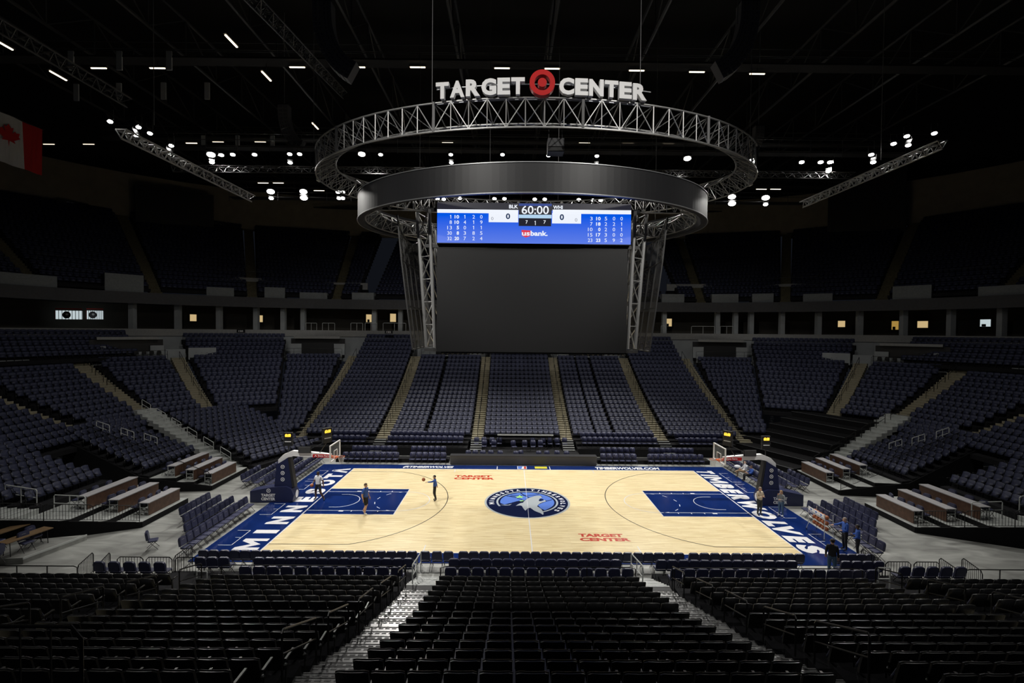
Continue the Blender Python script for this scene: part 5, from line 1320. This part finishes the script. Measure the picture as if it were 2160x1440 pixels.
# ------------------------------------------------------------------ walls of the landings, platforms, signs
for s in (-1, 1):
    # wheelchair platforms over the vomitories: far side x 5..13, corner fans 4-19 and 47-63
    def platform(A, B, z, lb, depth=2.2, wall=True):
        d = (B - A).normalized(); nrm = Vector((-d.y, d.x, 0)); 
        if nrm.y < 0: nrm = -nrm
        mb = MB().mt('wall_white'); q = [A, B, B + nrm * .15, A + nrm * .15]
        mb.hexa([(p.x, p.y, z - .5) for p in q], [(p.x, p.y, z + .12) for p in q]); q = [A, B, B + nrm * depth, A + nrm * depth]
        mb.mt('terrace').hexa([(p.x, p.y, z - .4) for p in q], [(p.x, p.y, z + .0) for p in q]); struct(mb.build('wall_platform'), 'white edge of a raised viewing platform')
        handrail('platform_rail', f'thin dark rail along {lb}', [(A.x, A.y, z), (B.x, B.y, z)], 'black_metal', .95, .02, 6, True, 'platform rails')
        mb = MB().mt('wall_white')
        for u0, u1 in ((0, .2), (.8, 1)):
            a_, b_ = A.lerp(B, u0) + nrm * depth, A.lerp(B, u1) + nrm * depth; q = [a_, b_, b_ + nrm * .2, a_ + nrm * .2]
            mb.hexa([(p.x, p.y, z) for p in q], [(p.x, p.y, z + 1.5) for p in q])
        mb.mt('black'); a_, b_ = A + nrm * (depth + .3), B + nrm * (depth + .3); q = [a_, b_, b_ + nrm * .1, a_ + nrm * .1]
        mb.hexa([(p.x, p.y, z) for p in q], [(p.x, p.y, z + 2.2) for p in q])
        mb.mt('fascia'); q = [A.lerp(B, .08) + nrm * depth * .8, A.lerp(B, .92) + nrm * depth * .8, A.lerp(B, .92) + nrm * (depth * .8 + .3), A.lerp(B, .08) + nrm * (depth * .8 + .3)]
        mb.hexa([(p.x, p.y, z + 2.2) for p in q], [(p.x, p.y, z + 2.5) for p in q])
        struct(mb.build('wall_vomitory'), 'white wall and dark opening behind the platform')
        for i in range(7):
            p = A.lerp(B, (i + .8) / 8.5) + nrm * .9; PCH.append((Vector((p.x, p.y, z)), math.atan2(-nrm.y, -nrm.x) + PI / 2))
    PCH = []
    side = 'left' if s < 0 else 'right'
    platform(V(s * 5.2, Y(19.2)) if s > 0 else V(-12.9, Y(19.2)), V(13, Y(19.2)) if s > 0 else V(-5.2, Y(19.2)), 8.35, f'the {side} platform behind the scoreboard')
    A, B = fan(4, RK(19.2), s), fan(19, RK(19.2), s); platform(A, B, 8.3, f'the platform above the {side} inner corner block')
    A, B = fan(47, RK(19.2), s), fan(62.5, RK(19.2), s); platform(A, B, 8.2, f'the platform above the {side} outer corner block', 1.2)
    for p, yaw in PCH[:0]: pass
    mb = MB().mt('wall_white')
    for p0, p1, r, z0, z1 in ((42.3, 46.5, 25.0, 7.8, 9.2), (36, 42.3, 23.6, 8.0, 9.4), (67, 90, 23.6, 7.6, 8.6), (47, 67, 24.6, 7.6, 9.0)):
        a_ = [fan(p0 + (p1 - p0) * i / 4, r, s) for i in range(5)]; b_ = [fan(p0 + (p1 - p0) * i / 4, r + .2, s) for i in range(5)]
        for i in range(4): q = [a_[i], a_[i + 1], b_[i + 1], b_[i]]; mb.hexa([(p.x, p.y, z0) for p in q], [(p.x, p.y, z1) for p in q])
    struct(mb.build('wall_landing'), 'white parapet walls at the corner landings')
for (px, py, r, txt) in ((508, 698, 28.2, '120'), (820, 700, 28.2, '122')):
    p = lpos(px, py, y=33.5 if px > 600 else 30.6); t = thing('section_sign', f'small black section sign reading {txt} on the pale fascia', 'sign', tuple(p), 0, 'section signs')
    p_ = MB().mt('black').box(-.55, .55, 0, .06, -.22, .22).build('plate', parent=t)
    mb = MB(); put_text(mb, 'white', txt, (-.3, -.01, -.12), (1, 0, 0), (0, 0, 1), .6, .24, bold=.03); mb.build('lettering', parent=t)
def wall_pt(px, rr, z_guess):
    """where the view ray through column px meets the oval of radius rr"""
    d = cam.rotation_euler.to_matrix() @ Vector(((px - 1080) / 1008.8, 0, -1)); best = None
    for i in range(4000):
        t = 20 + i * .03; x, y = CAM.x + d.x * t, CAM.y + d.y * t; sx = abs(x) - 21.5
        r = (max(0, sx) / 1.13 if y < 7 else math.hypot(max(0, sx) / 1.13, y - 7))
        if r >= rr:
            tt = .01; return Vector((x, y, z_guess)), t
    return Vector((x, y, z_guess)), t
def at_col(px, py, rr):
    p, t = wall_pt(px, rr, 0); q = lpos(px, py, y=p.y); return Vector((p.x, p.y, q.z))
for (px, py, txt) in ((157, 431, '224'), (475, 477, '226'), (677, 497, '228'), (1506, 507, '232'), (1679, 495, '234'), (2058, 462, '236')):
    p = at_col(px, py, 45.6); ang = math.atan2(p.y - 0, p.x) ; t = thing('section_sign', f'dark section sign on the tan upper wall above {"left" if px < 1080 else "right"} deck, reading {txt}', 'sign', tuple(p), ang - PI / 2, 'upper section signs')
    MB().mt('black').box(-1.7, 1.7, 0, .1, -.5, .5).build('plate', parent=t); mb = MB(); put_text(mb, 'wall_white', txt, (-.75, -.02, -.28), (1, 0, 0), (0, 0, 1), 1.5, .55, bold=.04); mb.build('lettering', parent=t)
# suites: columns, lit windows, white balcony rails
for i, px in enumerate((280, 376, 463, 541, 598, 640, 790, 845, 1400, 1512, 1550, 1583, 1648, 1725, 1812, 1905, 2005, 2112)):
    p = at_col(px, 660, 29.6); struct(MB().mt('wall_white').box(p.x - .3, p.x + .3, p.y - .3, p.y + .3, 11.5, 14.8).build('pillar'), 'pale pillar between suites')['category'] = 'pillar'
wins = [(408, 670, 12, 14, 'window_warm'), (463, 672, 4, 14, 'window_cool'), (550, 672, 8, 14, 'window_warm'), (778, 671, 11, 16, 'window_warm'), (829, 670, 12, 17, 'window_warm'), (1409, 680, 14, 16, 'window_warm'),
        (1774, 683, 13, 13, 'window_warm'), (1887, 686, 12, 18, 'window_amber'), (1945, 684, 18, 14, 'window_warm'), (2077, 681, 17, 15, 'window_cool')]
for i, (px, py, w_, h_, k) in enumerate(wins):
    p = at_col(px, py, 33.3); d = p.y - CAM.y; W, H = w_ / 1008.8 * d, h_ / 1008.8 * d; a_ = math.atan2(p.y - 2, p.x) - PI / 2
    t = thing('lit_window', f'small lit window at the back of a suite, {words_ord(i + 1)} from the left', 'window', tuple(p), a_, 'lit suite windows')
    MB().mt(k).box(-W / 2, W / 2, 0, .05, -H / 2, H / 2).build('pane', parent=t)
    mb = MB().mt('black').box(-W / 2 - .1, W / 2 + .1, .05, .12, -H / 2 - .1, H / 2 + .1); mb.box(-W * .3, W * .1, -.1, -.04, -H / 2, -H * .15) if i % 2 else None; mb.build('frame', parent=t)
for i, (px, w_) in enumerate(((146, 48), (201, 30))):
    p = at_col(px, 664, 31.5); d = p.y - CAM.y; W, H = w_ / 1008.8 * d, 18 / 1008.8 * d; a_ = math.radians(12)
    t = thing('storefront_window', f'{"wide" if not i else "narrow"} bright club window with round dark emblem at left', 'window', tuple(p), a_, 'bright club windows')
    MB().mt('window_cool').box(-W / 2, W / 2, 0, .05, -H / 2, H / 2).build('pane', parent=t)
    mb = MB().mt('steel_dark')
    for q in range(9): x = -W * .5 + W * q / 8; mb.box(x - .02, x + .02, -.04, 0, -H / 2, H / 2)
    mb.mt('red').box(-W * .52, -W * .5, -.05, 0, -H / 2, H / 2); mb.box(-W * .5, W * .5, -.05, 0, H / 2 + .15, H / 2 + .25)
    mb.build('mullion', parent=t); mb = MB(); mb.mt('black').add([(-.2 + .42 * math.cos(2 * PI * k / 20), -.06, .0 + .42 * math.sin(2 * PI * k / 20)) for k in range(20)], [tuple(range(20))])
    mb.mt('white').add([(-.2 + .15 * math.cos(2 * PI * k / 12) + .05, -.07, .06 + .13 * math.sin(2 * PI * k / 12)) for k in range(12)], [tuple(range(12))]); mb.build('emblem', parent=t)
for i, (px0, px1, py) in enumerate(((645, 668, 681), (680, 706, 681), (740, 765, 681), (770, 795, 681), (808, 856, 681), (1394, 1402, 687), (1458, 1507, 688), (1519, 1546, 688))):
    a_, b_ = at_col(px0, py, 28.95), at_col(px1, py, 28.95); z = a_.z - 11.6
    handrail('balcony_rail', f'white rail at the front of a suite, {words_ord(i + 1)} from the left', [(a_.x, a_.y, 11.6), (b_.x, b_.y, 11.6)], 'white_metal', max(.6, z), .03, 1, False, 'suite balcony rails')
# upper deck vomitories
for i, (xa, xb, py, wl) in enumerate(((80, 255, 566, ((0, 122), (222, 304))), (455, 573, 592, ((436, 494), (558, 601))), (680, 775, 603, ((632, 690), (742, 788))), (1405, 1510, 606, ((1395, 1442), (1500, 1556))), (1610, 1730, 605, ((1585, 1630), (1692, 1754))), (1930, 2103, 590, ((1880, 1962), (2060, 2160))))):
    mb = MB().mt('fascia'); a_, b_ = at_col(xa, py, 32.5), at_col(xb, py, 32.5); zt = lpos((xa + xb) / 2, py - 7, y=(a_.y + b_.y) / 2).z; zb3 = lpos((xa + xb) / 2, py + 7, y=(a_.y + b_.y) / 2).z
    d = (b_ - a_).normalized(); nr = Vector((-d.y, d.x, 0)); q = [a_, b_, b_ + nr * .3, a_ + nr * .3]
    mb.hexa([(p.x, p.y, zb3) for p in q], [(p.x, p.y, zt) for p in q]); struct(mb.build('wall_lintel'), 'grey lintel over an upper deck entrance')
    handrail('deck_rail', f'thin rail on top of the upper deck entrance, {words_ord(i + 1)} from the left', [(a_.x, a_.y, zt), (b_.x, b_.y, zt)], 'steel_dark', .9, .025, 0, False, 'upper deck rails')
    q = [a_ + nr * .6, b_ + nr * .6, b_ + nr * .9, a_ + nr * .9]; mb = MB().mt('black_matte').hexa([(p.x, p.y, 15.0) for p in q], [(p.x, p.y, zb3) for p in q]); 
    q = [a_ - nr * 2.6, b_ - nr * 2.6, b_ + nr * .9, a_ + nr * .9]
    struct(mb.build('wall_entrance'), 'dark upper deck entrance')
    for (x0, x1) in wl:
        a_, b_ = at_col(x0, py, 28.9), at_col(x1, py, 28.9); d = (b_ - a_).normalized(); nr = Vector((-d.y, d.x, 0)); y_ = (a_.y + b_.y) / 2
        z0, z1 = 15.9, lpos((x0 + x1) / 2, py + (12 if i in (0, 5) else 14), y=y_).z
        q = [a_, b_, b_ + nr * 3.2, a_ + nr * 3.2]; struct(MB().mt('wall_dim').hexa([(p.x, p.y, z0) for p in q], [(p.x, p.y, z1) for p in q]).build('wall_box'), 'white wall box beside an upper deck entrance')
# big dark boards in front of the upper wall
for i, (x0, x1, y0, y1) in enumerate(((288, 452, 388, 480), (1740, 1905, 372, 488))):
    a_, b_ = at_col(x0, y1, 44.0), at_col(x1, y1, 44.0); zt = lpos(x0, y0, y=a_.y).z; d = (b_ - a_).normalized(); nr = Vector((-d.y, d.x, 0))
    q = [a_, b_, b_ + nr * .3, a_ + nr * .3]; mb = MB().mt('led_dark').hexa([(p.x, p.y, min(a_.z, b_.z)) for p in q], [(p.x, p.y, zt) for p in q])
    tag(mb.build('curtain_panel'), f'big unlit dark board below the roof on the {"left" if not i else "right"} upper wall', 'board', 'dark boards')
# ------------------------------------------------------------------ people
def person(loc, rz, pose, cols, label, H=1.85, long_sleeve=False, short=False, hair='hair_brown', long_hair=False, group=None):
    k = H / 1.80; J = dict(pelvis=(0, 0, .97), waist=(0, .0, 1.12), chest=(0, .0, 1.34), nb=(0, .01, 1.48), neck=(0, -.01, 1.56), head=(0, -.03, 1.66), top=(0, -.025, 1.75),
             ls=(-.18, 0, 1.43), le=(-.23, .02, 1.14), lw=(-.24, -.06, .90), rs=(.18, 0, 1.43), re=(.23, .02, 1.14), rw=(.24, -.06, .90),
             lh=(-.10, 0, .92), lk=(-.11, -.02, .50), la=(-.12, .03, .09), lt=(-.13, -.14, .035), rh=(.10, 0, .92), rk=(.11, -.02, .50), ra=(.12, .03, .09), rt=(.13, -.14, .035))
    J.update(pose); J = {a: Vector(b) * k for a, b in J.items()}
    rad = dict(pelvis=.15, waist=.14, chest=.168, nb=.085, neck=.062, head=.092, top=.064, ls=.08, le=.056, lw=.036, rs=.08, re=.056, rw=.036, lh=.112, lk=.074, la=.05, lt=.038, rh=.112, rk=.074, ra=.05, rt=.038)
    E_ = [('pelvis', 'waist'), ('waist', 'chest'), ('chest', 'nb'), ('nb', 'neck'), ('neck', 'head'), ('head', 'top'), ('chest', 'ls'), ('ls', 'le'), ('le', 'lw'), ('chest', 'rs'), ('rs', 're'), ('re', 'rw'),
          ('pelvis', 'lh'), ('lh', 'lk'), ('lk', 'la'), ('la', 'lt'), ('pelvis', 'rh'), ('rh', 'rk'), ('rk', 'ra'), ('ra', 'rt')]
    names = list(rad); me = bpy.data.meshes.new('person'); me.from_pydata([J[n] for n in names], [(names.index(a), names.index(b)) for a, b in E_], [])
    o = bpy.data.objects.new('person', me); C.objects.link(o); sk = o.modifiers.new('skin', 'SKIN'); sk.use_smooth_shade = True
    for i, n in enumerate(names):
        v = me.skin_vertices[0].data[i]; r = rad[n] * k; v.radius = (r * (1.15 if n in ('chest', 'waist', 'pelvis') else 1), r * (.85 if n in ('chest', 'waist', 'pelvis') else 1)); v.use_root = (n == 'pelvis')
    ss = o.modifiers.new('sub', 'SUBSURF'); ss.levels = 2; ss.render_levels = 2
    dg = bpy.context.evaluated_depsgraph_get(); m2 = bpy.data.meshes.new_from_object(o.evaluated_get(dg)); bpy.data.objects.remove(o)
    mb = MB(); vs = [v.co.copy() for v in m2.vertices]; shirt, pants, shoe, skin = cols
    for key in (skin, shirt, pants, shoe, 'hair_black', 'white'): mb.mt(key)
    def cat(c):
        best = None
        for a, b in E_:
            A, B = J[a], J[b]; t = max(0, min(1, (c - A).dot(B - A) / max(1e-6, (B - A).length_squared))); d = (c - A.lerp(B, t)).length / (rad[a] * (1 - t) + rad[b] * t)
            if best is None or d < best[0]: best = (d, a, b, t)
        _, a, b, t = best
        if a == 'nb' or a in ('neck', 'head'): return 0 if not (a == 'nb' and t < .3) else 1
        if b == 'lt' or b == 'rt': return 3
        if a in ('lk', 'rk'): return (3 if t > .93 else (0 if short else 2))
        if a in ('lh', 'rh'): return 2 if not (short and t > .88) else 0
        if a == 'pelvis': return 2 if (b != 'waist' or t < .1) else 1
        if a in ('le', 're'): return 1 if (long_sleeve and t < .95) else 0
        if a in ('ls', 'rs'): return 1 if (long_sleeve or t < .7) else 0
        return 1
    fs = [tuple(p.vertices) for p in m2.polygons]; mats = [cat(p.center) for p in m2.polygons]; bpy.data.meshes.remove(m2)
    mb.add(vs, fs, mats)
    # face: nose, eyes, ears
    hd = J['head']; mb.mt(skin); f = -1
    mb.ball(hd + Vector((0, -.105 * k, -.005)), .018 * k, 6, 5, (1, 1.2, 1.4)); mb.ball(hd + Vector((-.092 * k, .01, 0)), .026 * k, 6, 5, (.5, .8, 1.2)); mb.ball(hd + Vector((.092 * k, .01, 0)), .026 * k, 6, 5, (.5, .8, 1.2))
    mb.ball(hd + Vector((0, -.05 * k, -.075 * k)), .045 * k, 8, 6)
    mb.mt('hair_black'); mb.ball(hd + Vector((-.034 * k, -.092 * k, .018)), .007 * k, 6, 4); mb.ball(hd + Vector((.034 * k, -.092 * k, .018)), .007 * k, 6, 4); mb.ball(hd + Vector((0, -.092 * k, -.05 * k)), .008 * k, 6, 4, (2, .6, .4))
    # hands with five fingers
    for e, w_, sx in (('le', 'lw', -1), ('re', 'rw', 1)):
        d = (J[w_] - J[e]).normalized(); q = d.to_track_quat('Z', 'Y').to_matrix().to_4x4(); T = Matrix.Translation(J[w_]) @ q; mb.mt(skin)
        mb.pad(-.042 * k, .042 * k, -.016 * k, .016 * k, -.01, .095 * k, .008, T)
        for i, (x, L) in enumerate(((-.032, .072), (-.011, .082), (.011, .078), (.032, .062))): mb.tube([T @ Vector((x * k, 0, .085 * k)), T @ Vector((x * 1.05 * k, -.012 * k, (.085 + L * .5) * k)), T @ Vector((x * k, -.034 * k, (.085 + L * .92) * k))], [.0095 * k, .0088 * k, .006 * k], 5)
        mb.tube([T @ Vector((sx * -.038 * k, 0, .02 * k)), T @ Vector((sx * -.066 * k, -.015 * k, .055 * k)), T @ Vector((sx * -.064 * k, -.035 * k, .085 * k))], [.013 * k, .011 * k, .008 * k], 5)
    t = mb.build('person', smooth=True); t.location = loc; t.rotation_euler = (0, 0, rz); tag(t, label, 'person', group)
    hb = MB().mt(hair)
    n = 14; c = hd + Vector((0, .012 * k, .022 * k)); hb.ball(c, .100 * k, n, 10, (.98, 1.04, .98))
    # keep the face free: drop front lower vertices
    keep = [not ((v[1] - c.y < -.035 * k and v[2] - c.z < .028 * k) or v[2] - c.z < -.075 * k) for v in hb.v]
    F2 = [(f_, m_) for f_, m_ in zip(hb.f, hb.m) if all(keep[i] for i in f_)]; hb.f = [a for a, _ in F2]; hb.m = [b for _, b in F2]
    if long_hair: hb.tube([hd + Vector((0, .07 * k, .0)), hd + Vector((0, .10 * k, -.14 * k)), hd + Vector((.0, .10 * k, -.30 * k))], [.07 * k, .075 * k, .03 * k], 8)
    hb.build('hair', parent=t, smooth=True)
    return t
def ball(loc, label):
    r = .121; o = MB().mt('orange').ball((0, 0, 0), r, 20, 14).build('basketball', smooth=True); o.location = loc; tag(o, label, 'basketball', 'basketballs')
    mb = MB().mt('black')
    for ax in range(3): mb.tube([Vector(((r + .0005) * math.cos(a), (r + .0005) * math.sin(a), 0)) if ax == 0 else (Vector((0, (r + .0005) * math.cos(a), (r + .0005) * math.sin(a))) if ax == 1 else Vector(((r + .0005) * math.cos(a), 0, (r + .0005) * math.sin(a)))) for a in [2 * PI * i / 20 for i in range(20)]], .003, 3, closed=True)
    mb.build('seam', parent=o); return o
Z0 = .038
# white shirt, dark shorts, striding towards the right with a ball on the hip
person((-14.35, .15, Z0), math.radians(-15), dict(lk=(-.14, -.06, .52), la=(-.16, -.02, .09), lt=(-.2, -.18, .035), rk=(.24, -.12, .52), ra=(.42, .0, .10), rt=(.50, -.13, .04), rs=(.18, 0, 1.43), re=(.30, .06, 1.16), rw=(.40, -.04, .93), le=(-.27, -.02, 1.15), lw=(-.22, -.24, 1.04)),
       ('shirt_white', 'cloth_black', 'cloth_black', 'skin_dark'), 'person in white T-shirt and black shorts holding a ball at left baseline', 1.98, short=True, hair='hair_black')
ball((-14.62, -.24, 1.14), 'basketball held at the hip by the player in white')
person((-10.35, -2.4, Z0), math.radians(75), dict(lk=(-.10, -.10, .50), la=(-.10, .0, .09), lt=(-.10, -.17, .035), rk=(.12, -.02, .50), ra=(.12, .22, .11), rt=(.13, .05, .04), le=(-.24, .06, 1.15), lw=(-.23, .0, .90), re=(.25, .02, 1.15), rw=(.27, -.1, .92)),
       ('shirt_blue', 'cloth_black', 'white', 'skin_light'), 'person in blue T-shirt and black shorts walking across the left lane', 2.0, short=True, hair='hair_brown')
person((-6.35, .1, Z0), math.radians(-80), dict(rs=(.18, 0, 1.43), re=(.22, -.25, 1.38), rw=(.16, -.50, 1.36), le=(-.24, .10, 1.18), lw=(-.30, .16, .95), lk=(-.12, -.06, .5), la=(-.11, .06, .09), lt=(-.13, -.1, .035), rk=(.10, .0, .5), ra=(.11, .10, .09), rt=(.13, -.07, .035)),
       ('shirt_blue', 'cloth_black', 'cloth_black', 'skin'), 'person in blue long sleeved top and black trousers reaching out to a ball', 1.78, long_sleeve=True, hair='hair_black')
ball((-7.1, .0, 1.52), 'basketball in the air before the outstretched hand')
person((14.85, -2.1, Z0), math.radians(20), dict(le=(-.26, -.04, 1.16), lw=(-.02, -.20, 1.20), re=(.26, -.06, 1.16), rw=(.06, -.22, 1.24)), ('shirt_cream', 'cloth_dark', 'cloth_black', 'skin'),
       'person in cream sweater and dark trousers standing with folded arms', 1.85, long_sleeve=True, hair='hair_grey')
person((16.15, -2.25, Z0), math.radians(-60), dict(le=(-.25, -.05, 1.17), lw=(-.14, -.14, 1.45), re=(.26, -.04, 1.16), rw=(.12, -.24, 1.2)), ('shirt_grey', 'denim', 'white', 'skin_light'),
       'person with long fair hair in grey jacket facing the stanchion', 1.68, long_sleeve=True, hair='hair_blond', long_hair=True)
sit = dict(pelvis=(0, .02, .53), waist=(0, .10, .66), chest=(0, .14, .88), nb=(0, .13, 1.02), neck=(0, .10, 1.09), head=(0, .07, 1.19), top=(0, .07, 1.28), ls=(-.18, .13, .97), rs=(.18, .13, .97), le=(-.26, .02, .74), lw=(-.18, -.2, .70), re=(.26, .02, .74), rw=(.18, -.2, .70),
           lh=(-.10, -.03, .52), lk=(-.13, -.44, .54), la=(-.12, -.46, .10), lt=(-.12, -.62, .035), rh=(.10, -.03, .52), rk=(.13, -.44, .54), ra=(.12, -.46, .10), rt=(.12, -.62, .035))
s1 = dict(sit); s1.update(re=(.32, .0, .92), rw=(.12, .0, 1.2), rk=(.02, -.45, .60), ra=(-.05, -.72, .42), rt=(-.03, -.86, .36))
person((17.7, 5.75, Z0), math.radians(-90), s1, ('shirt_white', 'cloth_tan', 'cloth_dark', 'skin'), 'seated person in white shirt and tan trousers with a hand raised to the face', 1.85, long_sleeve=True, hair='hair_grey')
person((17.75, 4.85, Z0), math.radians(-100), sit, ('shirt_blue', 'cloth_black', 'cloth_black', 'skin'), 'seated person in blue top leaning beside the one in white', 1.75, long_sleeve=True, hair='hair_brown')
person((14.35, -9.75, 0.0), math.radians(150), dict(re=(.24, -.02, 1.15), rw=(.24, -.14, .92)), ('cloth_black', 'denim', 'cloth_dark', 'skin'), 'person in black jacket and jeans standing amid the near sideline chairs', 1.86, long_sleeve=True, hair='hair_black')
person((16.9, -7.0, Z0), math.radians(-95), dict(le=(-.30, -.18, 1.28), lw=(-.32, -.42, 1.24), re=(.24, -.02, 1.15), rw=(.1, -.2, 1.1)), ('shirt_blue', 'cloth_black', 'cloth_black', 'skin'), 'person in bright blue jacket pointing an arm over the right chairs', 1.8, long_sleeve=True, hair='hair_grey')
person((17.05, -7.75, Z0), math.radians(-120), dict(le=(-.26, -.06, 1.16), lw=(-.06, -.24, 1.18), re=(.24, -.02, 1.15), rw=(.12, -.22, 1.0)), ('shirt_blue', 'cloth_black', 'cloth_black', 'skin_dark'), 'person in bright blue jacket and dark hood nearest the sideline at right', 1.72, long_sleeve=True, hair='hair_black')
pp = lpos(2138, 948, x=39.5)
person((pp.x, pp.y, pp.z - .85), math.radians(-80), dict(le=(-.30, -.12, 1.42), lw=(-.08, -.22, 1.62), re=(.30, -.12, 1.42), rw=(.08, -.22, 1.62)), ('cloth_black', 'cloth_tan', 'cloth_dark', 'skin'), 'person in black top and tan trousers raising a camera among the far right seats', 1.8, long_sleeve=True, hair='hair_brown')
# ball rack
t = thing('ball_rack', 'white wheeled rack full of basketballs beside the right baseline chairs', 'ball rack', (16.85, -5.05, Z0), math.radians(0))
XR, YL = .24, .72
for yy in (-YL, YL):
    for xx in (-XR, XR): MB().mt('white_metal').tube([(xx * 1.25, yy * 1.12, .08), (xx, yy, .40), (xx, yy, 1.42)], .02, 5).build('post', parent=t); MB().mt('black').lathe([(.001, -.015), (.04, -.015), (.04, .015), (.001, .015)], 10, (xx * 1.25, yy * 1.12, .04)).build('caster', parent=t)
for zz in (.45, .78, 1.11):
    for xx in (-XR * .75, XR * .75): MB().mt('white_metal').tube([(xx, -YL, zz), (xx, YL, zz)], .012, 4).build('ball_rail', parent=t)
for xx in (-XR - .02,): 
    sp = MB().mt('white').box(xx - .01, xx + .01, -YL, YL, 1.22, 1.42).build('header_board', parent=t); sp['label'] = 'white header board'
    mb = MB().mt('logo_blue')
    for yy in (-.45, 0, .45): mb.add([(xx - .014, yy + .07 * math.cos(2 * PI * i / 12), 1.32 + .06 * math.sin(2 * PI * i / 12)) for i in range(12)], [tuple(range(12))])
    mb.build('emblem', parent=sp)
for zi, zz in enumerate((.45, .78, 1.11)):
    for yi in range(5): ball((16.85, -5.05 - YL + .2 + yi * .26 * 1.0 + .0, Z0 + zz + .095), f'basketball, {words_ord(yi + 1)} from the near end on the {["lowest", "middle", "top"][zi]} rack shelf')
# white bags on the first chair beyond the seated people
o = MB().mt('shirt_white').ball((0, 0, .14), .26, 12, 8, (1, 1.1, .55)).build('cloth_bundle', smooth=True); o.location = (17.7, 6.85, .5); tag(o, 'white towel bundle on the chair beyond the seated people', 'towel')
# black stacking chairs on the left platform
def plain_chair(p, yaw, lb):
    t = thing('stacking_chair', lb, 'chair', tuple(p), yaw, 'black platform chairs')
    MB().mt('black').pad(-.22, .22, -.22, .22, .42, .47, .02).build('seat', parent=t)
    MB().mt('black').prism([(-.22, 0), (.22, 0), (.22, .25), (.15, .38), (0, .43), (-.15, .38), (-.22, .25)], -.02, .02, Matrix.Translation((0, .22, .52)) @ Matrix.Rotation(PI / 2, 4, 'X')).build('backrest', parent=t)
    for x in (-.2, .2):
        for y in (-.2, .2): MB().mt('black_metal').tube([(x, y, 0), (x, y, .44 if y < 0 else .6)], .012, 4).build('leg', parent=t)
for s, n0, n1 in ((-1, 1, 9), (1, 1, 3)):
    A, B = fan(47.5, RK(19.2) + .6, s), fan(62, RK(19.2) + .6, s)
    for i in range(n1): p = A.lerp(B, (i + .5) / 9); p.z = 8.2; plain_chair(p, math.atan2(-10 - p.y, -p.x) + PI / 2, f'black stacking chair, {words_ord(i + 1)} along the {"left" if s < 0 else "right"} raised platform')
